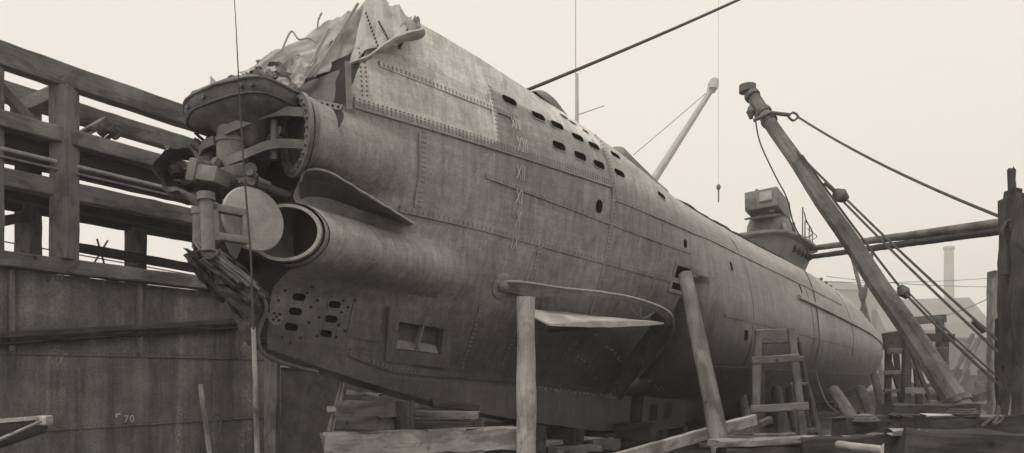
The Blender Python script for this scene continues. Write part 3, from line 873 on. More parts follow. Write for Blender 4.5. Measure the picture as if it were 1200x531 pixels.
for p_ in (-.4, .5):
    mb = MB(); mb.tube([LC(21.2, p_, 6.5), LC(22.3, p_, 6.75)], .06, 8); mb.build('box_strut', M['steel_dark'], ct, SUBM)
mb = MB(); mb.tube([LC(23.2, .5, 7.1), LC(24.9, .75, 6.3), LC(25.1, .75, 5.9)], .07, 8); mb.build('ventilator', M['steel'], ct, SUBM)
mb = MB(); mb.box(LC(25.4, .1, 6.35), (.7, .9, 1.0), Matrix.Rotation(R(-12), 3, 'Y'), 0, .05); mb.build('signal_locker', M['steel_pale'], ct, SUBM)
mb = MB(); mb.box(LC(25.0, -.3, 6.6), (.3, .3, 1.5), Matrix.Rotation(R(-18), 3, 'Y'), 0, .03); mb.build('periscope_standard', M['steel_dark'], ct, SUBM)
mb = MB()
rail = [LC(c, 1.22 * (1 - max(0, (c - 26.6) / 1.75) ** 2.2) ** .5 if c > 26.6 else 1.22, z) for c, z in ((24.9, 5.9), (24.95, 6.75), (25.6, 6.7), (26.4, 6.6), (27.2, 6.5), (27.8, 6.45), (28.2, 6.4), (28.3, 5.9))]
mb.tube(spline(rail, 4), .03, 6)
for c_, z in ((26.0, 6.65), (27.0, 6.52), (27.8, 6.45)):
    pp = 1.22 * (1 - max(0, (c_ - 26.6) / 1.75) ** 2.2) ** .5 if c_ > 26.6 else 1.22
    mb.tube([LC(c_, pp, 5.86), LC(c_, pp, z)], .025, 6)
mb.tube([LC(24.4, 1.2, 5.86), LC(24.4, 1.2, 7.2), LC(24.9, 1.2, 7.0), LC(25.3, 1.2, 6.7)], .03, 6)
mb.build('bridge_rail', M['steel'], ct, SUBM)
mb = MB(); mb.tube([LC(28.3, .4, 5.7), LC(28.7, .4, 5.3), LC(28.6, .4, 4.8)], .12, 8); mb.box(LC(28.8, .3, 4.8), (.5, .5, .5), None, 0, .06); mb.build('towing_hook', M['steel_dark'], ct, SUBM)

# ------------------------------------------------------------------ torn bow
def crumple(mb, corners, nu, nv, amp, seed, th=.012, rag=.0, holes=(), freq=2.2, ragv=(0, 1), fold=0.0):
    """ragged bent plate between four corner points (a b c d), with lifted waves and holes (u0,u1,v0,v1)"""
    a, b, c, d = [Vector(q) for q in corners]
    nrm = ((b - a).cross(d - a)).normalized(); rg = random.Random(seed)
    P = []
    for i in range(nu + 1):
        u = i / nu; r1 = 1 + rag * noise.noise(Vector((u * 9 + seed, 3.3, 0))) + rag * .6 * noise.noise(Vector((u * 23 + seed, 1, 0)))
        for j in range(nv + 1):
            v = j / nv
            vv = v
            if rag: vv = v + (r1 - 1) * (v ** 2 if ragv[1] else 0)
            p = a.lerp(b, u).lerp(d.lerp(c, u), vv)
            w = fold * (abs(((u * 5.3 + v * 1.7 + seed) % 2) - 1) - .5) * (.35 + .65 * v) + amp * (noise.noise(Vector((u * freq + seed, v * freq, seed))) + .5 * noise.noise(Vector((u * freq * 2.6, v * freq * 2.6, seed + 3))))
            P.append(p + nrm * w)
    fs = []
    for i in range(nu):
        for j in range(nv):
            u, v = (i + .5) / nu, (j + .5) / nv
            if any(h[0] < u < h[1] and h[2] < v < h[3] for h in holes): continue
            fs.append((i*(nv+1)+j, (i+1)*(nv+1)+j, (i+1)*(nv+1)+j+1, i*(nv+1)+j+1))
    bm = bmesh.new(); bv = [bm.verts.new(p) for p in P]
    for f in fs: bm.faces.new([bv[q] for q in f])
    bmesh.ops.delete(bm, geom=[v for v in bm.verts if not v.link_faces], context='VERTS')
    bm.normal_update()
    bmesh.ops.solidify(bm, geom=bm.faces[:], thickness=th)
    bm.verts.index_update()
    mb.add([v.co.copy() for v in bm.verts], [[v.index for v in f.verts] for f in bm.faces]); bm.free()
WI = SUBM.inverted()
def A(px, py, Z): return WI @ at(px, py, Z)
def part(mb, name, mat, parent=SUB, sm=True, ang=40): return mb.build(name, M[mat] if isinstance(mat, str) else mat, parent, SUBM, sm, ang)

# starboard casing plate seen from inside, bent upward, with an open slot
mb = MB(); crumple(mb, (A(303,103,9.95), A(416,76,10.9), A(443,-6,11.7), A(280,84,10.0)), 70, 30, .06, 3.1, .012, .08, ((.34,.40,.14,.56),(.66,.69,.44,.54)), 2.6, (0, 1), .10)
tp_ = part(mb, 'torn_casing_plate', 'steel_mid')
mb = MB()
for (a, b) in (((366,92,10.3),(418,6,11.35)), ((352,98,10.05),(384,36,10.6))):
    p, q = A(*a), A(*b); sd = Vector((.025, 0, 0)); mb.strip([p - sd, q - sd], [p + sd, q + sd], Vector((0, -.04, .02)))
mb.tube(spline([A(330,60,10.2), A(341,37,10.3), A(350,46,10.3), A(362,45,10.4), A(370,50,10.4)]), .014, 6)
mb.tube(spline([A(372,34,10.8), A(373,24,10.8), A(377,15,10.8)]), .014, 6)
part(mb, 'bent_stiffener', 'steel_mid', tp_)
# deck plate folded up toward the camera
mb = MB(); crumple(mb, (A(409,72,10.15), A(474,44,10.5), A(482,16,11.1), A(430,-4,11.3)), 30, 24, .07, 8.4, .012, .08, (), 2.0, (0, 1), .10)
fp = part(mb, 'folded_deck_plate', 'steel_pale')
for (a, b, m_) in (((440,30,10.75),(452,52,10.4),9), ((425,20,10.75),(440,62,10.3),11)):
    for k in range(m_):
        p = A(*a).lerp(A(*b), k / (m_ - 1)); mb = MB(); mb.tube([p + Vector((-.03, -.10, 0)), p + Vector((-.05, -.13, .01))], .014, 6); part(mb, 'plate_rivet', 'steel_dark', fp)
mb = MB(); mb.tube(spline([A(406,76,10.0), A(425,71,10.05), A(447,58,10.2), A(466,46,10.4), A(482,42,10.5), A(495,38,10.6)]), [.03]*6 + [.05]*6 + [.075]*6 + [.10]*6 + [.11]*6 + [.09], 10, flat=.6)
for v in mb.v: v += Vector((noise.noise(v * 5) * .03, noise.noise(v * 5 + Vector((4, 0, 0))) * .03, noise.noise(v * 5 + Vector((0, 4, 0))) * .03))
part(mb, 'rolled_plate_edge', 'steel_pale')
mb = MB(); crumple(mb, (A(466,52,10.5), A(496,40,10.7), A(492,22,10.95), A(470,22,10.9)), 12, 10, .12, 5.5, .012, .15, (), 2.5); part(mb, 'buckled_plate', 'steel')
mb = MB(); crumple(mb, (A(318,98,10.35), A(446,70,11.3), A(456,0,12.0), A(300,76,10.4)), 60, 26, .09, 6.3, .012, .06, (), 3.0, (0, 1), .14); part(mb, 'torn_inner_plate', 'steel_mid')
mb = MB(); crumple(mb, (A(296,106,9.8), A(352,104,9.95), A(372,66,10.3), A(284,88,9.9)), 40, 22, .09, 2.7, .012, .16, (), 3.2, (0, 1), .10); part(mb, 'draped_plate', 'steel_mid')
# torn fringe left of the plate
mb = MB(); crumple(mb, (A(300,100,9.9), A(350,98,10.1), A(330,72,10.1), A(282,86,9.9)), 16, 8, .12, 1.2, .012, .3, (), 3); part(mb, 'buckled_plate', 'steel_dark')
mb = MB(); crumple(mb, (A(246,106,9.4), A(262,102,9.4), A(252,94,9.45), A(246,88,9.45)), 5, 5, .02, 1.7); part(mb, 'plate_tab', 'steel_pale')
mb = MB(); crumple(mb, (A(258,103,9.5), A(310,98,9.8), A(300,86,9.9), A(268,92,9.6)), 14, 8, .10, 11.2, .012, .4, (), 3.5); part(mb, 'buckled_plate', 'steel_dark')
# inner side of the casing under the plate, perforated flange, dark bulkhead
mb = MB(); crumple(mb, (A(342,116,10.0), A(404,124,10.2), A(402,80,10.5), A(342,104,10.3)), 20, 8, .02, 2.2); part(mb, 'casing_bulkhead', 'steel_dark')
mb = MB(); p0, p1 = A(346,112,9.75), A(406,124,10.05); 
mb.strip([p0, p1], [p0 + Vector((0, 0, -.085)), p1 + Vector((0, 0, -.085))], Vector((.0, -.015, 0))); fl = part(mb, 'perforated_flange', 'steel_pale')
mb = MB()
for k in range(9):
    p = p0.lerp(p1, (k + .7) / 9.4) + Vector((0, -.012, -.043)); mb.tube([p, p + Vector((-.002, -.012, 0))], .018, 8)
part(mb, 'flange_hole', 'pocket', fl)
mb = MB(); mb.strip([A(404,72,9.98), A(405,100,9.98), A(406,128,9.98)], [A(410,72,10.0), A(411,100,10.0), A(412,128,10.0)], Vector((0, -.02, 0))); part(mb, 'edge_bar', 'steel')

# bow casting: blunt rounded cap spanning the stem above the upper tubes
CASTM = MB(); nu, nv = 40, 22; vs = []
c0 = W(-1.90, .06, 3.63); 
axx = (SUBM.to_3x3() @ Vector((.22, -1, .10))).normalized(); axf = (SUBM.to_3x3() @ Vector((-1, -.15, 0))).normalized(); axz = axx.cross(axf).normalized()
if axz.z < 0: axz = -axz
prof = [(.14, -.64), (.24, -.58), (.33, -.49), (.46, -.40), (.62, -.32), (.79, -.25), (.91, -.18), (.975, -.10), (1.0, -.02), (1.0, .05), (.985, .09), (.95, .112), (.90, .122), (.6, .13), (.3, .132), (.05, .133)]
nv = len(prof) - 1
for j in range(nv + 1):
    k_, z_ = prof[j]
    for i in range(nu):
        th = 2 * math.pi * i / nu; pw = lambda q, e: math.copysign(abs(q) ** e, q)
        kx = k_ if j > 4 else lerp(k_, .45, .3)
        x = .76 * kx * pw(math.cos(th), .45); y = .46 * k_ * pw(math.sin(th), .5)
        z = z_ - .42 * max(0, -x - .42) - .05 * max(0, x - .45) + .012 * math.sin(x * 6 + 1)
        p = c0 + axx * (x * .95 + .06) + axf * y + axz * z
        p += axz * (  .012 * noise.noise(p * 3.1) + .016 * noise.noise(p * 8)) + axf * (.022 * noise.noise(p * 2.6) + .018 * noise.noise(p * 9))
        vs.append(WI @ p)
CASTM.add(vs, [(j*nu+i, j*nu+(i+1) % nu, (j+1)*nu+(i+1) % nu, (j+1)*nu+i) for j in range(nv) for i in range(nu)])
cast = part(CASTM, 'bow_casting', 'steel_cast', SUB, True, 50)
def cast_pt(th, kz, r_=1.0, dz=0):
    pw = lambda q, e: math.copysign(abs(q) ** e, q)
    x = .76 * r_ * pw(math.cos(th), .45); y = .46 * r_ * pw(math.sin(th), .5)
    z = kz - .42 * max(0, -x - .42) - .05 * max(0, x - .45) + .012 * math.sin(x * 6 + 1)
    return WI @ (c0 + axx * (x * .95 + .06) + axf * y + axz * (z + dz))
mb = MB(); mb.tube([cast_pt(2 * math.pi * k / 60, .055, 1.012) for k in range(61)], .022, 8)
for v in mb.v: v += Vector((noise.noise(v * 8), noise.noise(v * 8 + Vector((5, 0, 0))), noise.noise(v * 8 + Vector((0, 5, 0))))) * .016
part(mb, 'casting_lip', 'steel', cast)
mb = MB(); mb.tube([cast_pt(2 * math.pi * k / 60, -.13, .97) for k in range(61)], .014, 8); part(mb, 'casting_seam', 'steel_dark', cast)
for q_ in (.95, 1.25, 1.62, 2.0):
    mb = MB(); c_ = cast_pt(q_, -.04, 1.0); mb.tube([c_ + (WI.to_3x3() @ axf) * -.03, c_ + (WI.to_3x3() @ axf) * .03], .03, 8); part(mb, 'casting_bolt', 'steel_dark', cast)
mb = MB(); rg = random.Random(44)
for k in range(16):
    q_ = rg.uniform(-.3, 1.0); a0 = cast_pt(q_, .08, .98); h_ = rg.uniform(.03, .13); dxy = (WI.to_3x3() @ axx) * rg.uniform(.04, .12)
    mb.add([a0 - dxy, a0 + dxy, a0 + dxy * rg.uniform(-.8, .8) + Vector((rg.uniform(-.05, .05), rg.uniform(-.05, .05), h_)), a0 + Vector((.03, .02, 0))], [(0, 1, 2), (1, 3, 2), (3, 0, 2), (0, 3, 1)])
part(mb, 'torn_rim', 'steel', cast, False)
mb = MB()
rg = random.Random(5)
for k in range(18):
    p = W(-1.7 + rg.uniform(-.15, .25), .2 + .6 * k / 18, 3.98 - .03 * k + rg.uniform(-.04, .04))
    q = p + Vector((rg.uniform(-.12, .12), rg.uniform(-.12, .12), rg.uniform(-.02, .12))); mb.tube([WI @ p, WI @ ((p + q) / 2 + Vector((0, 0, .03))), WI @ q], rg.uniform(.02, .05), 6)
part(mb, 'torn_rim', 'steel_pale', cast)

# stem column with hinge straps reaching to the tube doors
mb = MB(); mb.tube([L(-1.98, .02, 2.45), L(-1.98, .02, 3.45)], .20, 20); mb.tube([L(-1.98, .02, 3.08), L(-1.98, .02, 3.13)], .215, 20); mb.tube([L(-1.98, .02, 2.74), L(-1.98, .02, 2.79)], .215, 20)
part(mb, 'stem_column', 'steel')
def strapband(pts, h, th, name='hinge_strap', mat='steel'):
    P = spline([Vector(p) for p in pts]); mb = MB(); a = [p + Vector((0, 0, h / 2)) for p in P]; b = [p - Vector((0, 0, h / 2)) for p in P]; k = []
    for i in range(len(P)):
        d = P[min(i + 1, len(P) - 1)] - P[max(i - 1, 0)]; k.append(d.cross(Vector((0, 0, 1))).normalized() * th)
    mb.strip(a, b, k); return part(mb, name, mat)
for z in (3.22, 2.80):
    strapband([L(-2.15, .14, z - .04), L(-2.02, .36, z + .06), L(-1.80, .62, z + .20), L(-1.55, .88, z + .22), L(-1.38, 1.0, z + .20)], .12, .04)
    strapband([L(-2.18, -.10, z - .12), L(-2.18, -.34, z - .14), L(-2.1, -.58, z - .2), L(-1.95, -.78, z - .22)], .12, .04)
mb = MB(); mb.tube([L(-1.72, .55, 2.84), L(-1.72, .55, 3.36)], .05, 10); part(mb, 'hinge_pin', 'steel')
mb = MB(); mb.tube([L(-2.0, -.48, 2.5), L(-2.0, -.48, 3.1)], .11, 12); part(mb, 'hinge_pin', 'steel')
# upper port tube: bolted flange, recessed cap
def ring(c, ax, r0, r1, th, n=36):
    a = ax.orthogonal().normalized(); b = ax.cross(a); vs = []; fs = []
    for k in range(n):
        q = 2 * math.pi * k / n; d = a * math.cos(q) + b * math.sin(q)
        vs += [c + d * r0, c + d * r1, c + d * r1 + ax * th, c + d * r0 + ax * th]
    for k in range(n):
        i, j = 4 * k, 4 * ((k + 1) % n)
        for m_ in range(4): fs.append((i + m_, j + m_, j + (m_ + 1) % 4, i + (m_ + 1) % 4))
    mb = MB(); mb.add(vs, fs); return mb
uc = L(-1.42, .66, 3.22); ua = Vector((-.93, .30, .0)).normalized()
mb = MB(); mb.tube([uc - ua * .35 + Vector((0, .03, 0)), uc - ua * .05, uc], [.47, .50, .48], 40, cap=False); ut = part(mb, 'upper_torpedo_tube', 'hull')
part(ring(uc, ua, .40, .56, .05), 'tube_flange', 'steel', ut)
part(ring(uc - ua * .1, ua, .34, .52, .06), 'tube_flange', 'steel', ut)
mb = MB(); mb.tube([uc - ua * .12, uc - ua * .06], [.40, .40], 32); part(mb, 'tube_cap', 'steel_dark', ut)
a_ = ua.orthogonal().normalized(); b_ = ua.cross(a_)
for k in range(26):
    q = 2 * math.pi * k / 26; p = uc + (a_ * math.cos(q) + b_ * math.sin(q)) * .48; mb = MB(); mb.tube([p + ua * .04, p + ua * .085], .024, 6); part(mb, 'flange_bolt', 'steel', ut)
# starboard tube behind, mostly hidden
mb = MB(); mb.tube([L(-.9, -.62, 3.2), L(-1.7, -.62, 3.2)], .46, 28); part(mb, 'upper_torpedo_tube', 'steel_dark')
mb = MB(); mb.tube([L(-.9, -.6, 1.95), L(-1.7, -.6, 1.95)], .44, 28); part(mb, 'lower_torpedo_tube', 'steel_dark')

# lower port tube: oblique mouth with pale rim, dark bore
lc = WI @ at(335, 273, 9.25)
al = R(36); la = Vector((-math.cos(al), -math.sin(al), .06)).normalized()      # mouth normal, turned to port
tb = Vector((-1, 0, 0)); tr = .335
def mouth(r, off=0.0, n=44):
    o = []
    for k in range(n):
        q = 2 * math.pi * k / n; d = Vector((0, math.cos(q), math.sin(q))) * r
        p = lc + d; x = -(d.dot(la)) / la.x; o.append(lc + d + Vector((x, 0, 0)) + la * off)
    return o
mb = MB(); R1 = mouth(tr); R2 = mouth(tr + .05); R3 = [p - la * .06 for p in R2]; R0 = [p - Vector((-.9, 0, 0)) for p in mouth(tr)]
RO = [p + la * .03 for p in mouth(tr + .005)]; ROo = [p + la * .03 for p in mouth(tr + .045)]
n = len(R1); loft(mb, [R1, RO, ROo, R2, R3], False); lt = part(mb, 'lower_torpedo_tube', 'steel_pale')
mb = MB(); loft(mb, [R1, [p + Vector((.35, 0, 0)) for p in R1], [p + Vector((1.3, 0, 0)) for p in R1]], False)
q = [p + Vector((1.3, 0, 0)) for p in R1]; mb.add(q, [tuple(range(n))]); part(mb, 'tube_bore', 'steel_dark', lt)
# sleeve from the mouth back into the fairing
mb = MB(); outer = [p - la * .02 for p in mouth(tr + .08)]
cen = sum(outer, Vector()) / len(outer)
loft(mb, [outer] + [[cen + (v - cen) * k_ + Vector((d_, e_, -.02)) for v in outer] for k_, d_, e_ in ((1.0, .18, .0), (.97, .4, .03), (.9, .7, .1))], False)
part(mb, 'tube_sleeve', 'hull', lt)
# open shutter disc with its bracket
dc = WI @ at(297, 257, 8.85); dn = (WI.to_3x3() @ Vector((.74, -.66, .10))).normalized()
mb = MB(); mb.tube([dc - dn * .04, dc + dn * .0, dc + dn * .03, dc + dn * .035], [.40, .415, .40, .36], 40); ds = part(mb, 'tube_shutter', 'steel_pale', SUB)
ca = Vector((0, 0, 1)); sx = ca.cross(dn).normalized(); sz = dn.cross(sx); Rm = Matrix((sx, dn, sz)).transposed()
bc = WI @ at(268, 263, 8.42)
mb = MB()
for (x, z, w, h) in ((0, .17, .46, .09), (0, -.17, .46, .09), (-.20, 0, .12, .46), (.20, 0, .08, .27)):
    mb.box(bc + sx * x + sz * z, (w, .10, h), Rm, 0, .012)
part(mb, 'shutter_bracket', 'steel', ds)
mb = MB(); mb.tube([bc - sx * .26 - sz * .36, bc - sx * .26 + sz * .30], .075, 14); mb.tube([bc - sx * .26 + sz * .24, bc - sx * .26 + sz * .33], .10, 14); part(mb, 'bracket_post', 'steel', ds)
# lower hinge column and gear on top of it
mb = MB(); mb.tube([WI @ at(237, 290, 8.9), WI @ at(237, 248, 8.9)], .115, 16); mb.tube([WI @ at(237, 252, 8.9), WI @ at(237, 244, 8.9)], .13, 16); mb.tube([WI @ at(238, 246, 8.9), WI @ at(240, 226, 8.95)], .07, 12); part(mb, 'hinge_column', 'steel')
mb = MB(); rm = (WI.to_3x3() @ Matrix.Rotation(R(12), 3, 'Y') @ Matrix.Rotation(R(-18), 3, 'Z'))
mb.box(WI @ at(246, 206, 8.8), (.42, .28, .20), rm, 0, .03); mb.box(WI @ at(235, 203, 8.85), (.14, .34, .30), rm, 0, .04); part(mb, 'gear_casing', 'steel')
mb = MB(); mb.tube([WI @ at(256, 214, 8.95), WI @ at(282, 208, 9.1), WI @ at(304, 222, 9.2)], [.17, .19, .13], 16); mb.tube([WI @ at(290, 212, 9.1), WI @ at(345, 232, 9.7)], .06, 10)
part(mb, 'shutter_gear', 'steel_dark')
mb = MB(); rg = random.Random(12)
for k in range(60):
    p = at(rg.uniform(206, 304), rg.uniform(190, 236), rg.uniform(8.9, 9.3)); r_ = rg.uniform(.03, .09)
    d = Vector((rg.uniform(-1, 1), rg.uniform(-1, 1), rg.uniform(-.5, .5))).normalized() * rg.uniform(.05, .2)
    mb.tube([WI @ p, WI @ (p + d)], [r_, r_ * .8], 8)
part(mb, 'broken_linkage', 'steel_dark')
# big scorched curl of plate on the left
mb = MB(); vs = []; nr, nc = 18, 16
for i in range(nr + 1):
    a_ = R(60) + R(215) * i / nr
    for j in range(nc + 1):
        f = j / nc; rr = (.27 + .06 * noise.noise(Vector((a_ * 1.5, f * 2, 4)))) * (1 + .15 * f)
        c_ = at(218, 206, 8.95); q = c_ + Vector((math.cos(a_) * rr, (f - .5) * .55 + .05 * noise.noise(Vector((a_ * 3, 0, 1))), math.sin(a_) * rr * 1.0))
        vs.append(WI @ q)
fs = [(i*(nc+1)+j, (i+1)*(nc+1)+j, (i+1)*(nc+1)+j+1, i*(nc+1)+j+1) for i in range(nr) for j in range(nc)]
mb.add(vs, fs); cu = part(mb, 'curled_plate', 'steel_dark')
mb = MB(); mb.tube([WI @ at(x, y, 8.85) for x, y in ((196,222),(205,226),(220,230),(236,238),(250,240))], [.05,.09,.08,.09,.05], 8)
for v in mb.v: v += Vector((noise.noise(v * 7), noise.noise(v * 7 + Vector((3, 0, 0))), noise.noise(v * 7 + Vector((0, 3, 0))))) * .05
part(mb, 'torn_edge', 'steel_dark', cu)
mb = MB(); rg = random.Random(3)
for k in range(10):
    p = at(rg.uniform(222, 246), rg.uniform(150, 172), 9.5); mb.tube(spline([WI @ p, WI @ (p + Vector((.1, .1, -.08))), WI @ (p + Vector((.2, 0, .02)))], 4), .02, 6)
part(mb, 'snapped_pipes', 'steel_dark')
# the stem plates hanging down, folded into a bundle
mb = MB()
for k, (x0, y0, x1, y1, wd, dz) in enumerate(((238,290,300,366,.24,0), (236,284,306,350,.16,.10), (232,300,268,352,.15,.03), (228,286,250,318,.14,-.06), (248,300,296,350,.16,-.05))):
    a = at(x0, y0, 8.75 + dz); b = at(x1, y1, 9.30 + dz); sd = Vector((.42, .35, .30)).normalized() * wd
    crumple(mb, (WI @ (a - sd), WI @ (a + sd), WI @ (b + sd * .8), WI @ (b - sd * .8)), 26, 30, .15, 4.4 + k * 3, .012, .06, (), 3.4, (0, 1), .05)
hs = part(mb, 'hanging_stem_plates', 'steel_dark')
mb = MB(); a, b, c, d = at(262, 345, 9.0), at(308, 352, 9.35), at(298, 408, 9.45), at(284, 398, 9.2)
crumple(mb, (WI @ a, WI @ b, WI @ c, WI @ d), 10, 14, .05, 9.1, .012, .05); part(mb, 'hanging_flap', 'steel_dark', hs)
mb = MB(); crumple(mb, (WI @ at(252, 332, 8.85), WI @ at(303, 340, 9.2), WI @ at(288, 316, 9.15), WI @ at(250, 305, 8.9)), 14, 8, .05, 6.0, .012, .08); part(mb, 'hanging_flap', 'steel', hs)
mb = MB()
for k in range(9):
    o_ = Vector((.035 * k, .02 * k, -.012 * k + .03 * math.sin(k * 2.1))); mb.tube(spline([WI @ (at(228, 284, 8.7) + o_), WI @ (at(240, 300, 8.7) + o_), WI @ (at(256, 312, 8.8) + o_), WI @ (at(272, 326, 8.9) + o_)], 5), .022, 6)
part(mb, 'bent_frame_bars', 'steel', hs)
mb = MB(); mb.tube(spline([WI @ at(306, 345, 9.3), WI @ at(312, 362, 9.35), WI @ at(303, 390, 9.4), WI @ at(307, 412, 9.5), WI @ at(330, 425, 9.75), WI @ at(372, 436, 10.2)]), .03, 8);part(mb, 'stem_bar', 'steel_dark')
# plating peeled outward above the lower tube
a = []; b = []; 
E_ = [(352,212,9.45),(357,202,9.35),(368,199,9.3),(388,203,9.35),(412,217,9.55),(440,235,9.85),(465,250,10.15),(485,262,10.45)]
I_ = [(356,236),(364,234),(378,234),(396,237),(418,244),(444,252),(466,258),(484,263)]
mb = MB(); e = spline([A(*q) for q in E_], 5); i_ = spline([HP(*hit(*q), -.06) for q in I_], 5)
e = [p + Vector((0, 0, .02 * noise.noise(p * 6))) for p in e]
mb.strip(e, i_, Vector((0, .02, -.02))); pp_ = part(mb, 'peeled_plating', 'steel_cast')  # dark steel puts the shade of the underside into the plate colour
mb = MB(); mb.tube(e, .016, 6); part(mb, 'lit_plate_edge', 'steel_pale', pp_)  # pale bead painted as the lit upper edge of the plate

# ------------------------------------------------------------------ dock wall and timber gantry
GO = Vector((-9.24, 12.7, 0)); gd = Vector((.53, .848, 0)); gq = Vector((-.848, .53, 0))
def G(u, q, z): return GO + gd * u + gq * q + Vector((0, 0, z))
GM = Matrix((gd, gq, Vector((0, 0, 1)))).transposed().to_4x4(); GM.translation = GO
WALL = empty('dock_wall', Matrix.Translation((0, 0, FLOOR)) @ GM, 'dark streaked steel dock wall running behind the bow, painted 70', 'dock wall')
def gpart(mb, name, mat, parent, sm=True, ang=35): return mb.build(name, M[mat], parent, GM, sm, ang)
mb = MB(); mb.box((16, .35, .0), (44, .5, 3.9)); gpart(mb, 'wall_plate', 'wall', WALL)
mb = MB(); mb.box((16, .33, -.75), (44, .5, 2.40)); gpart(mb, 'lower_plate', 'wall', WALL)
for u in (-2.2, .2, 2.6, 5.0, 7.4, 9.8, 12.2, 14.6):
    mb = MB(); mb.box((u, .055, 1.2), (.09, .12, 1.5), None, 0, .01); gpart(mb, 'stiffener', 'wall', WALL)
def gtimber(name, a, b, w, h, mat='gantry', parent=None, up=None): return timber(name, G(*a), G(*b), w, h, mat, parent, up)
for z_, n_ in ((.43, 0), (-1.02, 1)):
    mb = MB(); mb.box((12, .068 if n_ else .07, z_), (34, .018, .09)); gpart(mb, 'seam_strap', 'wall', WALL, False)
for u in (-1.6, 1.4, 4.4, 7.4):
    mb = MB(); mb.box((u, .07, -.9), (.09, .02, 2.1)); gpart(mb, 'seam_strap', 'wall', WALL, False)
WR = MB()
for k in range(150):
    u = -2.5 + k * .09
    for z_ in (.46, .40, -.99, -1.05):
        WR.add([(u + .018 * math.cos(q), .058, z_ + .018 * math.sin(q)) for q in [math.pi * i / 3 for i in range(6)]] + [(u, .038, z_)], [(i, (i + 1) % 6, 6) for i in range(6)])
tag(gpart(WR, 'rivet_rows', 'rivet', WALL), kind='stuff')
gtimber('fender_timber', (-3, -.05, .36), (9, -.05, 1.78), .16, .13, 'wood_dark', WALL)
gtimber('fender_timber', (-3, -.02, .22), (9, -.02, 1.62), .10, .06, 'wood_dark', WALL)
tx = D.curves.new('number', 'FONT'); tx.body = '70'; tx.size = .21; tx.extrude = .002; tx.space_character = 1.15
to = D.objects.new('tmp', tx); COL.objects.link(to); dg = bpy.context.evaluated_depsgraph_get()
me = D.meshes.new_from_object(to.evaluated_get(dg)); D.objects.remove(to); me.materials.clear(); me.materials.append(M['white'])
tm = GM @ Matrix.Translation((2.28, .066, -.98)) @ Matrix.Rotation(R(90), 4, 'X')
link('painted_number', me, tm, WALL)
mb = MB(); mb.box((2.16, .07, -.80), (.10, .008, .025)); mb.box((2.125, .07, -.83), (.025, .008, .07)); gpart(mb, 'painted_mark', 'white', WALL, False)

GAN = empty('timber_gantry', Matrix.Translation((0, 0, 1.97)) @ GM, 'tall timber gallery of heavy beams and posts on top of the dock wall', 'gantry')
UE = 11.0
gtimber('beam', (-3, 0, 5.78), (UE, 0, 5.78), .3, .44, parent=GAN)
gtimber('beam', (-3, 1.7, 5.74), (UE, 1.7, 5.74), .3, .40, parent=GAN)
gtimber('beam', (-3, -.02, 4.60), (UE, -.02, 4.60), .34, .30, parent=GAN)
mb = MB(); mb.box((4, .85, 4.70), (14, 1.5, .06)); gpart(mb, 'walkway', 'gantry', GAN)
gtimber('beam', (-3, .35, 4.25), (UE, .35, 4.25), .28, .44, 'gantry_dark', GAN)
gtimber('beam', (-3, 1.7, 4.5), (UE, 1.7, 4.5), .3, .36, parent=GAN)
gtimber('beam', (-3, .1, 3.60), (UE, .1, 3.60), .3, .34, parent=GAN)
gtimber('beam', (-3, .6, 3.50), (UE, .6, 3.50), .3, .36, 'gantry_dark', GAN)
gtimber('beam', (-3, 1.8, 3.75), (UE, 1.8, 3.75), .3, .70, 'gantry_dark', GAN)
gtimber('sill', (-3, .06, 2.11), (14, .06, 2.11), .40, .28, parent=GAN)
mb = MB(); mb.tube([G(-3, -.06, 4.08), G(UE, -.06, 4.08)], .045, 10); mb.build_at('hand_pipe', M['steel_pale'], G(0, 0, 4.08), GAN)
mb = MB(); mb.tube([G(-3, -.10, 3.93), G(UE, -.10, 3.93)], .025, 8); mb.build_at('hand_pipe', M['steel'], G(0, 0, 3.93), GAN)
for u, z0, z1 in ((-.08 - .12, 2.25, 5.55), (1.09, 2.25, 5.56), (5.1, 2.25, 5.56), (9.0, 2.25, 5.56)):
    gtimber('post', (u, .0, z0), (u, .0, z1), .36, .40, parent=GAN)
for u, z1 in ((1.22, 5.5), (3.5, 3.45), (7.0, 5.5)):
    gtimber('back_post', (u, 1.75, 1.9), (u, 1.75, z1), .36, .36, parent=GAN)
gtimber('brace', (-.1, .3, 5.5), (1.0, .3, 4.5), .16, .18, parent=GAN)
gtimber('brace', (1.3, .3, 4.6), (2.35, .9, 5.5), .10, .16, parent=GAN)
gtimber('brace', (1.2, 1.6, 3.3), (.2, 1.6, 2.9), .14, .2, parent=GAN)
gtimber('cross_beam', (1.09, -.1, 5.48), (1.09, 1.9, 5.48), .3, .3, parent=GAN)
gtimber('cross_beam', (-.2, -.1, 4.42), (-.2, 1.9, 4.42), .26, .26, parent=GAN)
gtimber('low_rail', (1.95, 1.3, 2.74), (5.5, 1.3, 2.62), .14, .20, 'wood_dark', GAN)
mb = MB()
for (a, b) in (((2.55, 2.4, 2.0), (3.2, 2.4, 3.2)), ((3.3, 2.4, 2.0), (2.95, 2.4, 3.2)), ((2.05, 2.4, 2.0), (2.05, 2.4, 3.3)), ((2.2, 2.4, 2.0), (2.2, 2.4, 3.3))):
    mb.tube([G(*a), G(*b)], .022, 6)
mb.tube([G(-2, 2.4, 2.95), G(6, 2.4, 2.62)], .015, 6)
mb.build_at('stay_rods', M['cable'], G(2, 2, 2.5), GAN)
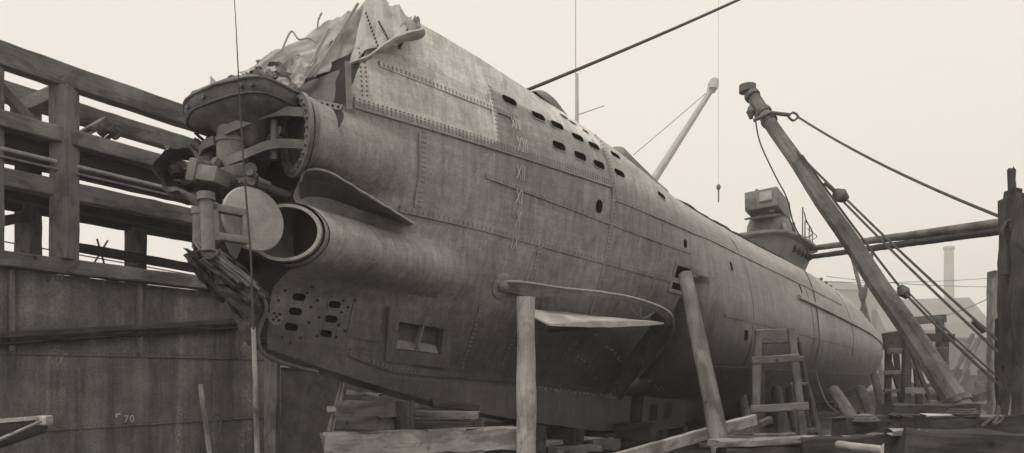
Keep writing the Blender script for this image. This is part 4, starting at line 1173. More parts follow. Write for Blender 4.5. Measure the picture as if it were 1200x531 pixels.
# bits lying on the gantry walkway
mb = MB(); rg = random.Random(2)
for k in range(7):
    a = G(1.65 + rg.uniform(-.2, .25), .05, 4.76 + .02 * k); mb.tube(spline([a, a + Vector((.1, .05, .12)), a + Vector((.22, 0, .06)), a + Vector((.3, .03, .16))], 4), .035, 8)
o = mb.build_at('rope_coil', M['rope'], G(1.65, .05, 4.75)); tag(o, 'dark tangled coil of rope lying on the gantry walkway beside the post', 'rope')
P_ = empty('drain_pipe', G(2.0, .4, 4.75), 'pale metal pipe laid along the gantry walkway with an upright stub', 'pipe')
mb = MB(); mb.tube([G(1.9, .4, 4.86), G(3.1, .4, 4.86)], [.09, .05], 12); mb.build_at('pipe_body', M['steel_pale'], G(2.0, .4, 4.86), P_)
mb = MB(); mb.tube([G(3.25, .1, 4.75), G(3.25, .1, 5.05)], .03, 8); mb.tube([G(3.25, .1, 5.02), G(3.25, .1, 5.05)], .05, 8); mb.build_at('pipe_stub', M['steel_pale'], G(3.25, .1, 4.75), P_)
# posts and pale hoarding further along the wall, seen under the forefoot
o = timber('wall_post', at(319, 560, 15.6), at(319, 418, 15.6), .28, .28, 'wood_mid'); tag(o, 'square timber post against the dock wall under the bow keel', 'post')
P_ = empty('steel_hoarding', at(366, 545, 16.6), 'plain grey plate hoarding standing behind the keel blocks beneath the bow', 'hoarding')
a, b = at(329, 430, 16.2), at(409, 436, 18.2); c, d = Vector((b.x, b.y, FLOOR)), Vector((a.x, a.y, FLOOR))
mb = MB(); t_ = Vector((-.04, .05, 0)); mb.prism(None, [a, b, c, d], [p + t_ for p in (a, b, c, d)]); mb.build_at('plate', M['steel'], a, P_, False)
mb = MB(); mb.tube([a + Vector((0, -.03, 0)), b + Vector((0, -.03, 0))], .03, 6); mb.build_at('top_edge', M['steel_pale'], a, P_)
o = timber('leaning_lath', Vector(at(249, 531, 12.2)) + Vector((.1, -.1, -.75)), at(235, 451, 13.6), .09, .05, 'wood_mid'); tag(o, 'narrow timber lath leaning against the dock wall', 'lath')
o = line('lath_rope', spline([at(248, 490, 13.3), at(256, 486, 13.4), at(259, 497, 13.4), at(254, 520, 13.2), at(255, 540, 13.0)]), .014, 'rope', 'thin loop of rope hanging on the dock wall beside the leaning lath', 'rope')
# slender sounding pole and line in front of the bow
P_ = empty('measuring_pole', Vector((at(303, 531, 8.3).x, 8.3, FLOOR)), 'slender pale upright pole with a line rising past the torn bow', 'pole')
pole('staff', Vector((at(304, 531, 8.3).x, 8.3, FLOOR)), at(297, 384, 8.4), .035, .026, 'wood', P_)
mb = MB(); mb.tube([at(297, 386, 8.38), at(294, 300, 8.4), at(286, 200, 8.4), at(281, 120, 8.4), at(276, 20, 8.4), at(270, -70, 8.4)], [.014, .013, .011, .009, .005, .004], 6); mb.build_at('line', M['rope'], at(297, 386, 8.38), P_)
mb = MB(); mb.tube([at(301, 478, 8.28), at(301, 484, 8.28)], .05, 10); mb.build_at('pole_collar', M['rope'], at(301, 480, 8.28), P_)

# rowing boat, bow end at the lower left
BT = empty('rowing_boat', Vector((at(-10, 531, 9).x, 9.0, FLOOR)), 'small dark rowing boat with pale gunwale at the foot of the wall', 'boat')
nose = at(55, 491, 9.6); vs = []; nr, nc = 16, 10
ax = Vector((-1, -.12, 0)).normalized(); sd = Vector((.12, -1, 0)).normalized()
gun_n = []; gun_f = []
for i in range(nr + 1):
    f = i / nr; c_ = nose + ax * (3.2 * f) + Vector((0, 0, -.16 * math.sin(min(1, f * 1.1) * math.pi / 2) * .9)); hw = .62 * (1 - (1 - f) ** 2.2) + .02 if f < .7 else .62
    for j in range(nc + 1):
        a_ = math.pi * j / nc; vs.append(c_ + sd * hw * math.cos(a_) + Vector((0, 0, -(.18 + .42 * min(1, f * 2.2)) * math.sin(a_) ** .75)))
    gun_n.append(c_ + sd * hw); gun_f.append(c_ - sd * hw)
mb = MB(); mb.add(vs, [(i*(nc+1)+j, i*(nc+1)+j+1, (i+1)*(nc+1)+j+1, (i+1)*(nc+1)+j) for i in range(nr) for j in range(nc)]); mb.build_at('boat_hull', M['wood_dark'], nose, BT)
for g_ in (gun_n, gun_f):
    mb = MB(); mb.strip([p + sd * .03 for p in g_], [p - sd * .03 for p in g_], Vector((0, 0, .05))); mb.build_at('gunwale', M['wood_pale'], nose, BT, False)
mb = MB(); mb.box(nose + Vector((-.04, 0, -.02)), (.16, .16, .13), None, 0, .02); mb.build_at('stem_head', M['wood_pale'], nose, BT, False)
o = timber('boat_plank', at(-20, 524, 9.0), at(48, 494, 9.45), .05, .04, 'wood_pale', BT); o.name = 'thwart'
for k in range(1, 4): 
    a_ = gun_n[3 + 3 * k]; b_ = gun_f[3 + 3 * k]; timber('thwart', a_ + Vector((0, 0, -.12)), b_ + Vector((0, 0, -.12)), .18, .03, 'wood_mid', BT)

# ------------------------------------------------------------------ keel blocks and shoring
o = timber('cradle_baulk', at(380, 522, 10.2), at(603, 513, 11.5), .34, .36, 'wood', None, None, .012, .8); tag(o, 'great pale squared baulk lying across under the bow keel', 'baulk')
o = timber('cradle_baulk', at(376, 556, 10.25), at(590, 549, 11.4), .40, .46, 'wood_mid', None, None, .012, .6); tag(o, 'lower dark baulk carrying the pale bow baulk', 'baulk')
o = timber('bearing_block', at(403, 478, 11.3), at(458, 480, 11.0), .5, .26, 'wood_mid', None, None, .009, .45); tag(o, 'rough split timber block, upper one beside the batten under the bow', 'block')
o = timber('bearing_block', at(404, 495, 11.3), at(452, 496, 11.0), .5, .22, 'wood_mid', None, None, .009, .45); tag(o, 'rough split timber block, lower one beside the batten on the pale baulk', 'block')
o = timber('bearing_block', at(408, 459, 11.4), at(446, 463, 11.4), .3, .08, 'wood', None, None, .009, .45); tag(o, 'thin pale packing piece wedged under the bow keel', 'block')
o = pole('stub_post', at(474, 505, 11.3), at(474, 470, 11.3), .17, .17, 'wood_dark'); tag(o, 'short dark round post under the keel beside the split blocks', 'post')
o = timber('bearing_block', at(487, 484, 11.7), at(560, 487, 11.7), .35, .12, 'wood', None, None, .009, .45); tag(o, 'pale splintered packing timber lying under the keel right of the stub post', 'block')
o = timber('bearing_block', at(484, 497, 11.6), at(555, 499, 11.7), .4, .14, 'wood_dark', None, None, .009, .45); tag(o, 'dark packing timber lying on the pale baulk right of the stub post', 'block')
o = timber('bearing_block', at(505, 473, 11.8), at(558, 478, 12.0), .35, .12, 'wood_dark', None, None, .009, .45); tag(o, 'dark wedge timber touching the keel right of the stub post', 'block')
B_ = empty('batten', at(388, 505, 11.2), 'pair of thin battens joined by a cross piece beside the split blocks', 'batten')
timber('lath', at(385, 506, 11.1), at(401, 449, 11.4), .05, .05, 'wood', B_); timber('lath', at(391, 506, 11.1), at(404, 449, 11.4), .05, .05, 'wood', B_); timber('cross_piece', at(384, 480, 11.1), at(404, 479, 11.1), .06, .10, 'wood', B_)
def crib(s, p, z1, label, w=1.3, grp='timber keel blocks under the submarine'):
    e = empty('keel_block', W(s, p, FLOOR), label, 'keel block', grp)
    z = FLOOR; k = 0
    hs = []
    tot = z1 - FLOOR; n = max(1, round(tot / .34)); h = tot / n
    for i in range(n):
        a = W(s, p - w / 2, z + h / 2); b = W(s, p + w / 2, z + h / 2)
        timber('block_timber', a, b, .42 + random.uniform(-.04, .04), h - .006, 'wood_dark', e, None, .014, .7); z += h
for s_ in (4.6, 6.2, 7.8, 9.4, 11, 12.6, 14.2, 15.8, 17.4, 19, 20.6, 22.2, 23.8, 27, 31, 35):
    crib(s_, 0, section(s_)[9][1] - .004, 'dark stacked timber block standing under the keel')
crib(8.6, .9, -1.2, 'dark wide timber crib standing beside the end of the box keel', 1.0, 'timber cribs beside the keel')
# round shores
def shore(a, b, r0, r1, mat, label, grp=None, cat='shore'): 
    o = pole('timber_shore', a, b, r0, r1, mat); tag(o, label, cat, grp); return o
a = at(617, 531, 11.2); shore(Vector((a.x, a.y, FLOOR)), at(616, 348, 11.2), .165, .145, 'wood', 'stout round upright shore carrying the hydroplane guard')
b = at(803, 322, 15.2); a = at(846, 531, 13.2); shore(a + (a - b) * .16, b, .19, .15, 'wood_mid', 'long round shore leaning into the recess on the hull side')
for (x0, y0, x1, y1, Z0, Z1, r, lb) in ((878,500,867,455,21,22,.16,'short round shore under the hull behind the trestle, left of it'), (1000,492,977,457,22,23.5,.22,'thick pale shore slanting against the hull right of the trestle'),
      (1022,486,1008,456,27,30,.24,'dark shore slanting under the stern, between the thick pale shore and the last one'), (1036,486,1025,440,28,32,.2,'last dark shore under the stern beside the scaffold'),
      (918,503,910,456,21,22.5,.2,'dark round shore seen through the trestle, left one'), (935,503,927,456,22,23.5,.2,'dark round shore seen through the trestle, middle one'), (955,503,945,456,22,24,.2,'dark round shore seen through the trestle, right one')):
    a = at(x0, y0, Z0); b = at(x1, y1, Z1); dd = (a - b) * ((a.z - FLOOR) / (b.z - a.z)); shore(a + dd, b, r, r * .85, 'wood_dark' if 'dark' in lb else 'wood_mid', lb)
# sloping plank and low timbers under the flank
o = timber('sloping_plank', at(700, 545, 12.4), at(884, 492, 15.0), .12, .24, 'wood'); tag(o, 'pale plank sloping up from the floor to the trestle', 'plank')
o = timber('low_rail', at(846, 514, 13.4), at(930, 511, 14.6), .12, .14, 'wood_mid'); tag(o, 'short level timber across the foot of the leaning shore', 'timber')

# ------------------------------------------------------------------ trestle in front of the hull
TR = empty('trestle', at(915, 540, 16.2), 'tall weathered timber trestle with cross boards beside the hull', 'trestle')
def leg(x0, y0, x1, y1, Z0, Z1, w=.17, m='wood_mid'): 
    a = at(x0, y0, Z0); b = at(x1, y1, Z1); a = a + (a - b) * ((a.z - FLOOR) / (b.z - a.z)); timber('leg', a, b, w, w * .8, m, TR)
leg(884, 510, 889, 388, 16.0, 16.2); leg(941, 508, 927, 385, 16.0, 16.2)
leg(893, 510, 893, 400, 17.4, 16.5, .12, 'wood_mid'); leg(955, 502, 933, 395, 17.6, 16.5, .12)
timber('top_board', at(886, 395, 16.5), at(936, 393, 16.5), .06, .34, 'wood_mid', TR)
timber('cross_board', at(881, 423, 15.9), at(936, 419, 15.9), .07, .17, 'wood_mid', TR)
timber('cross_board', at(880, 480, 15.8), at(947, 476, 15.8), .07, .18, 'wood_mid', TR)
timber('step', at(929, 449, 16.3), at(943, 450, 16.7), .12, .08, 'wood_mid', TR); timber('step', at(928, 422, 16.3), at(939, 420, 16.7), .12, .12, 'wood_mid', TR); timber('step', at(941, 506, 16.4), at(956, 504, 17.2), .14, .12, 'wood_mid', TR)
timber('step', at(884, 500, 16.4), at(902, 492, 17.2), .12, .16, 'wood_mid', TR)
o = timber('front_baulk', at(836, 520, 12.6), at(982, 514, 13.4), .4, .12, 'wood', None, None, .012, .4); tag(o, 'long worn baulk with a pale top in front of the trestle', 'baulk')
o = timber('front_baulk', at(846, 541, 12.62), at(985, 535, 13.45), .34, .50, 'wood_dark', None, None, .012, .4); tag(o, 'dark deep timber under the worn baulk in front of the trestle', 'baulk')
o = line('hull_rope', spline([W(21.5, 2.05, 4.1), W(20.4, 2.55, 3.3), W(19.8, 2.85, 2.3), W(19.5, 2.98, 1.2), W(19.3, 2.9, .3), at(968, 470, 21), at(992, 494, 19), at(975, 512, 17)]), .02, 'rope', 'thin rope hanging down the hull side right of the trestle', 'rope')

# ------------------------------------------------------------------ right-hand foreground
o = timber('squared_baulk', at(1049, 524, 7.6), at(1230, 534, 7.3), .42, .40, 'wood_dark', None, None, .014, 1.0); tag(o, 'nearest heavy dark baulk with bright top edge at the right corner', 'baulk')
o = timber('lit_top_strip', at(1048, 505.5, 7.6), at(1180, 512, 7.4), .20, .035, 'wood_pale', None, None, .012, .8); tag(o, 'pale strip added as the lit top edge of the nearest baulk', 'plank')  # light on the baulk top is put in as a pale strip
o = timber('squared_baulk', at(1082, 502, 10.0), at(1210, 502, 10.0), .40, .34, 'wood_dark', None, None, .014, 1.0); tag(o, 'dark baulk lying behind the nearest one, left of the pile', 'baulk')
o = timber('lit_top_strip', at(1082, 487, 10.0), at(1172, 488, 10.0), .16, .03, 'wood_pale', None, None, .01, .6); tag(o, 'narrow pale strip added as the lit top edge of the second baulk', 'plank')  # same pale strip for the lit top of the second baulk
o = timber('squared_baulk', at(985, 505, 13), at(1100, 500, 13.6), .45, .5, 'wood_dark', None, None, .014, 1.0); tag(o, 'long dark baulk under the boom heel, reaching left towards the rope', 'baulk')
o = timber('squared_baulk', at(1035, 489, 15), at(1140, 486, 15.5), .5, .5, 'wood_dark', None, None, .014, 1.0); tag(o, 'dark baulk in the pile directly beneath the boom heel', 'baulk')
o = timber('squared_baulk', at(940, 530, 12.5), at(1052, 526, 11.8), .5, .5, 'wood_dark', None, None, .014, 1.0); tag(o, 'dark baulk behind the pale spar, low at the bottom edge', 'baulk')
o = timber('squared_baulk', at(984, 513, 12.4), at(1048, 511, 12.2), .25, .10, 'wood_mid', None, None, .012, .8); tag(o, 'thin worn timber lying between the long worn baulk and the nearest baulk', 'timber')
SPR = empty('iron_spar', at(985, 524, 8.8), 'pale round spar with an iron ring lying at the bottom edge', 'spar')
pole('spar_body', at(982, 521, 9.0), at(1047, 530, 8.2), .055, .055, 'wood_pale', SPR)
mb = MB(); mb.tube([at(1034, 534, 8.25), at(1034, 524, 8.3), at(1037, 521, 8.3)], .02, 8); mb.build_at('ring', M['steel_pale'], at(1034, 530, 8.3), SPR)
# rope litter on the second baulk
o = line('loose_rope', spline([at(1150, 500, 9.6), at(1160, 492, 9.7), at(1170, 488, 9.8), at(1164, 497, 9.6), at(1172, 494, 9.7), at(1178, 486, 9.7)]), .02, 'rope', 'tangle of loose rope on the second baulk beside the pile', 'rope')
o = line('loose_rope', spline([at(985, 496, 19), at(1000, 490, 19), at(1012, 486, 19), at(1030, 489, 19), at(1040, 493, 18.8)]), .035, 'wood', 'pale rope lying on the timber at the foot of the slanting shore', 'rope')
# great pile on the right edge
PL = empty('mooring_pile', Vector((at(1196, 500, 13).x, 13, FLOOR)), 'massive dark timber pile and fender at the right edge with rope lashing', 'pile')
def vpost(name, x, y0, y1, Z, w, d, mat): 
    a = at(x, y1, Z); timber(name, Vector((a.x, a.y, FLOOR if y0 is None else at(x, y0, Z).z)), a, w, d, mat, PL, (0, 1, 0), .012, .6)
vpost('pile_timber', 1196, None, 232, 13.0, .52, .5, 'wood_dark')
vpost('pile_timber', 1186, None, 222, 13.4, .16, .3, 'wood_dark')
vpost('pile_head', 1186, 240, 198, 13.5, .09, .1, 'wood_dark')
vpost('pile_timber', 1208, None, 245, 12.0, .4, .4, 'wood_dark')
vpost('fender', 1176, None, 372, 13.8, .22, .2, 'wood_dark')
timber('raker', at(1180, 510, 12.3), at(1197, 405, 12.3), .05, .05, 'wood', PL)
timber('raker', at(1170, 500, 13.2), at(1186, 380, 13.2), .10, .12, 'wood_mid', PL)
mb = MB()
for k in range(4): mb.tube([at(1178 + 2*k, 262 + 2 * k, 13.0), at(1186, 258 + 4 * k, 12.75), at(1200, 262 + 4 * k, 12.7)], .045, 8)
mb.tube(spline([at(1180, 262, 12.9), at(1174, 272, 12.9), at(1178, 290, 12.9), at(1176, 310, 12.9), at(1180, 322, 12.9)]), .04, 8)
mb.tube([at(1186, 262, 13.1), at(1186, 232, 13.2)], .14, 8); mb.tube([at(1176, 300, 12.9), at(1176, 322, 12.9)], .08, 8)
mb.build_at('lashing', M['rope'], at(1186, 265, 12.9), PL)
o = timber('mooring_post', Vector((at(1166, 400, 19).x, 19, FLOOR)), at(1166, 318, 19), .3, .26, 'wood', None, (0, 1, 0)); tag(o, 'plain square grey post standing left of the mooring pile', 'post')
for k, (y0, y1, r, lb) in enumerate(((289, 261, .12, 'upper long spar reaching from the pile to behind the conning tower'), (299, 273, .105, 'lower thinner spar just beneath the long upper spar'))):
    o = pole('breast_spar', at(1194, y1 - 2 if k == 0 else y1 - 6, 15.2), at(930, y0 + 5, 36), r, r * 1.05, 'wood_mid' if k == 0 else 'wood_dark'); tag(o, lb, 'spar')

# derrick boom and its rigging
DR = empty('derrick', at(1130, 483, 16), 'tall leaning timber derrick boom with iron bands, pulley blocks and stays', 'derrick')
bt, tp = at(1131, 484, 16), at(878, 107, 22)
m, Ln = axis_matrix(bt, tp); mb = MB(); mb.tube([Vector((Ln * k / 24, .03 * math.sin(k), 0)) for k in range(25)], [lerp(.27, .19, k / 24) for k in range(25)], 8); mb.build('boom', M['wood_mid'], DR, m, True, 30)
def bp(f): return bt.lerp(tp, f)
mb = MB()
for f in (.02, .872, .905, .975): mb = MB(); mb.tube([bp(f), bp(f + .012)], lerp(.27, .19, f) + .04, 12); mb.build_at('iron_band', M['steel_dark'], bp(f), DR)
mb = MB(); q = bp(.89)
mb.tube([q + Vector((-.45, -.1, -.12)), q + Vector((.0, -.28, .05)), q + Vector((.62, -.1, .05))], .06, 8); mb.tube(spline([q + Vector((.6, -.1, 0)), q + Vector((.75, -.1, .12)), q + Vector((.9, -.1, 0)), q + Vector((.75, -.1, -.12)), q + Vector((.6, -.1, 0))]), .035, 6)
mb.build_at('boom_eye', M['steel_dark'], q, DR)
pu = at(880, 131, 21.7)
mb = MB(); mb.tube([at(879, 118, 21.8), pu], .03, 6); mb.tube([pu + Vector((0, 0, .16)), pu, pu - Vector((0, 0, .22))], [.08, .14, .05], 10); mb.build_at('pulley', M['steel_dark'], pu, DR)
mb = MB(); mb.tube([at(876, 100, 22), at(876, 108, 22)], .26, 12); mb.build_at('boom_cap', M['steel_dark'], at(876, 104, 22), DR)
o = line('stay', sag(bp(.89) + Vector((.88, -.1, 0)), at(1172, 254, 13.2), .15), .03, 'rope', parent=DR)
blk = at(985, 229, 18.5)
line('tackle_line', sag(at(928, 172, 20.5), blk, .02), .03, 'rope', parent=DR)
mb = MB(); mb.tube([blk - Vector((.16, 0, -.1)), blk, blk + Vector((.16, 0, -.12))], [.1, .19, .1], 10); mb.tube([blk - Vector((.42, 0, -.34)), blk - Vector((.1, 0, -.06))], .055, 8); mb.build_at('tackle_block', M['steel_dark'], blk, DR)
line('tackle_line', sag(blk + Vector((.1, 0, -.05)), at(1184, 412, 13.2), .05), .028, 'rope', parent=DR)
line('tackle_line', sag(blk + Vector((.05, 0, -.14)), at(1182, 424, 13.2), .05), .028, 'rope', parent=DR)
b2 = at(1059, 342, 17)
line('tackle_line', sag(at(940, 182, 20), b2, .06), .028, 'rope', parent=DR)
mb = MB(); mb.tube([b2 - Vector((.1, 0, -.14)), b2, b2 + Vector((.1, 0, -.14))], [.07, .15, .07], 10); mb.build_at('tackle_block', M['steel_dark'], b2, DR)
line('tackle_line', sag(b2, at(1172, 452, 13.6), .05), .03, 'rope', parent=DR)
line('tackle_line', sag(b2 + Vector((.1, 0, 0)), at(1174, 446, 13.6), .04), .02, 'rope', parent=DR)
mb = MB(); q = at(1147, 382, 14.5); mb.tube([q - Vector((.12, 0, -.1)), q + Vector((.12, 0, -.1))], [.06, .08], 8); mb.build_at('shackle', M['steel_dark'], q, DR)
line('fall_rope', spline([at(884, 128, 21.7), at(890, 165, 22), at(908, 205, 22.5), at(922, 232, 23), at(930, 262, 24), at(942, 285, 25), at(948, 300, 26)]), .022, 'rope', parent=DR)
mb = MB(); mb.box(bt + Vector((-.05, .1, -.35)), (1.1, .9, .5), None, 0, .03); mb.build_at('heel_block', M['wood_dark'], bt, DR)

# overhead cable from the deck
o = line('towing_cable', sag(W(3.75, .5, 5.45), at(1010, -70, 22), .12), .038, 'rope', 'thick cable running up from the deck out of the picture', 'cable')

# scaffold staging by the stern
SF = empty('staging', Vector((at(1075, 460, 27).x, 27, FLOOR)), 'rough timber staging of posts and planks beside the stern', 'staging')
for x, y1, Z, w in ((1041, 398, 27, .2), (1063, 380, 26.5, .26), (1071, 374, 28, .22), (1101, 374, 27, .24), (1108, 396, 28.5, .2), (1050, 415, 28.5, .18)):
    a = at(x, y1, Z); timber('post', Vector((a.x + random.uniform(-.3, .3), Z, FLOOR)), a, w, w, 'wood_dark', SF, (0, 1, 0))
for x0, y0, x1, y1, Z, h, m in ((1068,376,1108,373,27,.3,'wood_mid'), (1062,395,1118,396,26.3,.3,'wood_dark'), (1036,402,1062,398,26.8,.75,'wood_dark'), (1040,412,1110,410,26.6,.2,'wood_mid'), (1060,428,1112,428,26.5,.28,'wood_mid'), (1036,437,1064,436,26.8,.16,'wood_mid'), (1060,458,1115,458,26.4,.24,'wood_mid'), (1036,458,1064,458,26.8,.14,'wood_mid')):
    timber('ledger', at(x0, y0, Z), at(x1, y1, Z), .12, h, m, SF)
timber('brace', at(1090, 470, 26.4), at(1064, 400, 26.4), .16, .14, 'wood_dark', SF); timber('brace', at(1058, 470, 28), at(1041, 420, 28), .16, .14, 'wood_dark', SF); timber('brace', at(1066, 372, 27.5), at(1100, 420, 27), .14, .14, 'wood_mid', SF)
for x0, y0, x1, y1, lb in ((1112,470,1143,404,'thin raking shore standing on the far ground left of the square post'), (1096,480,1134,402,'thin raking pole just left of the other raking shore')):
    o = pole('raking_pole', at(x0, y0 + 6, 40), at(x1 + 6, y1 - 10, 42), .13, .11, 'wood_mid'); tag(o, lb, 'pole')

# ------------------------------------------------------------------ background
def gable(name, x0, x1, yb, ye, yr, Z0, Z1, depth, mat, label, cat='warehouse', nwin=0):
    a, b = at(x0, yb, Z0), at(x1, yb, Z1); ze = at(x0, ye, Z0).z; zr = at((x0 + x1) / 2, yr, (Z0 + Z1) / 2).z
    a.z = b.z = FLOOR - .2; e = empty(name, (a + b) / 2, label, cat); d = (b - a).normalized(); nrm = Vector((-d.y, d.x, 0))
    up = lambda p, z: Vector((p.x, p.y, z)); mb = MB()
    A1, B1 = a + nrm * depth, b + nrm * depth
    mb.prism(None, [a, b, B1, A1], [up(q, ze) for q in (a, b, B1, A1)])
    m0, m1 = a + nrm * depth / 2, b + nrm * depth / 2
    for p, q, r_ in ((a, A1, m0), (b, B1, m1)): mb.add([up(p, ze - .01), up(q, ze - .01), up(r_, zr)], [(0, 1, 2)])
    mb.build_at('wall', M[mat], (a + b) / 2, e, False)
    mb = MB(); ov = d * .4
    for p, q in ((a, b), (A1, B1)):
        o_ = nrm * (-.4 if p is a else .4); l = [up(p, ze - .15) + o_ - ov, up(q, ze - .15) + o_ + ov]; r_ = [up(m0, zr) - ov, up(m1, zr) + ov]
        mb.strip(l, r_, Vector((0, 0, .18)))
    mb.build_at('roof', M['roof'], (a + b) / 2, e, False)
    for k in range(nwin):
        c_ = a.lerp(b, (k + .6) / (nwin + .2)); w_ = (b - a).length / nwin * .24; mb = MB(); z0, z1 = lerp(FLOOR, ze, .45), lerp(FLOOR, ze, .78)
        q = [c_ - d * w_, c_ + d * w_]; mb.prism(None, [up(q[0], z0) - nrm * .05, up(q[1], z0) - nrm * .05, up(q[1], z1) - nrm * .05, up(q[0], z1) - nrm * .05], [up(q[0], z0) + nrm * .1, up(q[1], z0) + nrm * .1, up(q[1], z1) + nrm * .1, up(q[0], z1) + nrm * .1])
        mb.build_at('window', M['pocket'], c_, e, False)
    return e
gable('warehouse', 948, 1052, 440, 338, 316, 250, 258, 60, 'shed', 'tall pale warehouse in the haze behind the conning tower end', nwin=6)
gable('low_shed', 1040, 1166, 440, 388, 340, 235, 225, 60, 'shed', 'long low shed with a broad slate roof below the chimney', 'shed', 8)
gable('quay_store', 1120, 1260, 440, 396, 372, 150, 142, 26, 'brick', 'sooty brick store behind the mooring pile', 'store', 5)
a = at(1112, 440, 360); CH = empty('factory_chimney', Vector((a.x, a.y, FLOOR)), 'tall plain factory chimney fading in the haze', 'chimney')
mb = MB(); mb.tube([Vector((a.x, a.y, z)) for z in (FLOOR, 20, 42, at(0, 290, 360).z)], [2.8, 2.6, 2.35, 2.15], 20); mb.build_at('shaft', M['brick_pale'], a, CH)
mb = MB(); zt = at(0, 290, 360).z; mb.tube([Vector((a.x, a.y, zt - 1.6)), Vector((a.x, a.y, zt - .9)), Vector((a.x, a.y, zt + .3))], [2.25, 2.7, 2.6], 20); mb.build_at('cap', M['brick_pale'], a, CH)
# far crane jib and hook
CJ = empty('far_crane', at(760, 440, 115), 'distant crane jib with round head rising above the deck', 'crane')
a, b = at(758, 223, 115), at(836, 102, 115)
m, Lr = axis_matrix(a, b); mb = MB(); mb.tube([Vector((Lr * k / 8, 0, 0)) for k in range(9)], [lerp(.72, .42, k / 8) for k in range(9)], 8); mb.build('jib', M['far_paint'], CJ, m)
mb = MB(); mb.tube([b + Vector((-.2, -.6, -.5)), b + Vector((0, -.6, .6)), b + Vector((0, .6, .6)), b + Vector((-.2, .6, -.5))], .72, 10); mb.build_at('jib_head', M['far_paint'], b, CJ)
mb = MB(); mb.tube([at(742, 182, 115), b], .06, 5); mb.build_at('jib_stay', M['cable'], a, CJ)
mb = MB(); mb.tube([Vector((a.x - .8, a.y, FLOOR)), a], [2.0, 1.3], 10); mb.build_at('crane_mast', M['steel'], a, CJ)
HK = empty('hanging_hook', at(842, 218, 66), 'small ball and hook hanging on a faint line above the conning tower', 'hook')
mb = MB(); mb.tube([at(842, -30, 66), at(842, 216, 66)], .012, 5); mb.build_at('hook_line', M['cable'], at(842, 218, 66), HK)
mb = MB(); mb.tube([at(842, 216, 66), at(842, 218, 66), at(842, 221, 66), at(842, 223, 66)], [.08, .2, .2, .08], 12); mb.tube([at(842, 223, 66), at(842, 237, 66)], .07, 6); mb.build_at('hook_ball', M['steel_dark'], at(842, 218, 66), HK)
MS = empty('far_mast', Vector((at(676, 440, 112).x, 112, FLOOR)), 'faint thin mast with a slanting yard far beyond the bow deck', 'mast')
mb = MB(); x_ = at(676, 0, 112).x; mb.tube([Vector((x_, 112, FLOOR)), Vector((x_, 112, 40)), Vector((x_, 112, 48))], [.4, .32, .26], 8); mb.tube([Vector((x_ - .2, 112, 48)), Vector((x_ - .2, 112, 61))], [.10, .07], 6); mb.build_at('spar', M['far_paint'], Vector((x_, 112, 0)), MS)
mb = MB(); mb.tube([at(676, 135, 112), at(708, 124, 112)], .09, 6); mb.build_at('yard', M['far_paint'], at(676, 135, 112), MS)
# sheerlegs behind the stern
SL = empty('sheerlegs', at(1010, 420, 62), 'hazy crossed timber sheerlegs behind the stern deck', 'sheerlegs')
for x0, y0, x1, y1 in ((1040, 440, 994, 282), (992, 440, 1022, 296)): pole('leg', Vector((at(x0, y0, 62).x, 62, FLOOR)), at(x1, y1, 62), .2, .15, 'wood_mid', SL)
mb = MB(); q = at(1011, 345, 61.5); mb.tube([q - Vector((0, 0, .6)), q, q + Vector((0, 0, .6))], [.2, .36, .2], 10); mb.build_at('lashing', M['rope'], q, SL)
for (x0, y0, x1, y1, Z0, Z1, lb) in ((955, 330, 1210, 322, 60, 60, 'thin horizontal wire crossing in front of the far roofs, upper one'), (1100, 372, 1210, 320, 50, 40, 'thin slanting wire rising towards the mooring pile'), (968, 324, 1210, 336, 58, 58, 'thin wire just above the low shed roof')):
    line('overhead_wire', sag(at(x0, y0, Z0), at(x1, y1, Z1), .3), .025, 'cable', lb, 'wire')

# ------------------------------------------------------------------ ground, loose timber
mb = MB(); N = 90
def gz(x, y):
    if abs(x) > 120 or y > 200 or y < -60: return FLOOR
    z = FLOOR + .10 * noise.noise(Vector((x * .35, y * .35, 0))) + .05 * noise.noise(Vector((x * 1.3, y * 1.3, 2)))
    dx = x - (.62 * y + 2)          # rubble bank rising on the right-hand side far off
    z += .9 * smooth((y - 34) / 20) * smooth((x - 16) / 10) * smooth((100 - y) / 30)
    return z - .06
def axis_steps(lo, hi, dense0, dense1, d):
    out = [-1500, -600, -300, -160]; out = [v for v in out if v < lo] + []
    v = lo
    while v < dense0: out.append(v); v += 6
    v = dense0
    while v < dense1: out.append(v); v += d
    while v < hi: out.append(v); v += 6
    return out + [160, 300, 600, 2000]
xs = axis_steps(-120, 120, -14, 34, .4); ys = axis_steps(-60, 158, 2, 50, .4)
ys = sorted(set(ys)); xs = sorted(set(xs))
mb.add([(x, y, gz(x, y)) for x in xs for y in ys], [(i*len(ys)+j, (i+1)*len(ys)+j, (i+1)*len(ys)+j+1, i*len(ys)+j+1) for i in range(len(xs)-1) for j in range(len(ys)-1)])
o = mb.build('ground', M['ground']); tag(o, kind='structure')
rg = random.Random(21); random.seed(21)
for k in range(26):
    x = rg.uniform(1.5, 10); y = rg.uniform(11.5, 22)
    if k > 16: x = rg.uniform(12, 26); y = rg.uniform(24, 40)
    z = FLOOR + .05 + rg.uniform(0, .2); an = rg.uniform(0, 3.14); l_ = rg.uniform(.8, 2.4); d = Vector((math.cos(an), math.sin(an), rg.uniform(-.05, .05))) * l_ / 2
    o = timber('loose_plank', Vector((x, y, z)) - d, Vector((x, y, z)) + d, rg.uniform(.12, .25), rg.uniform(.03, .12), rg.choice(['wood', 'wood_mid', 'wood_pale']), None, None, .01, .6)
    tag(o, 'loose weathered plank lying on the dock floor among the blocks', 'plank', 'loose planks on the dock floor')
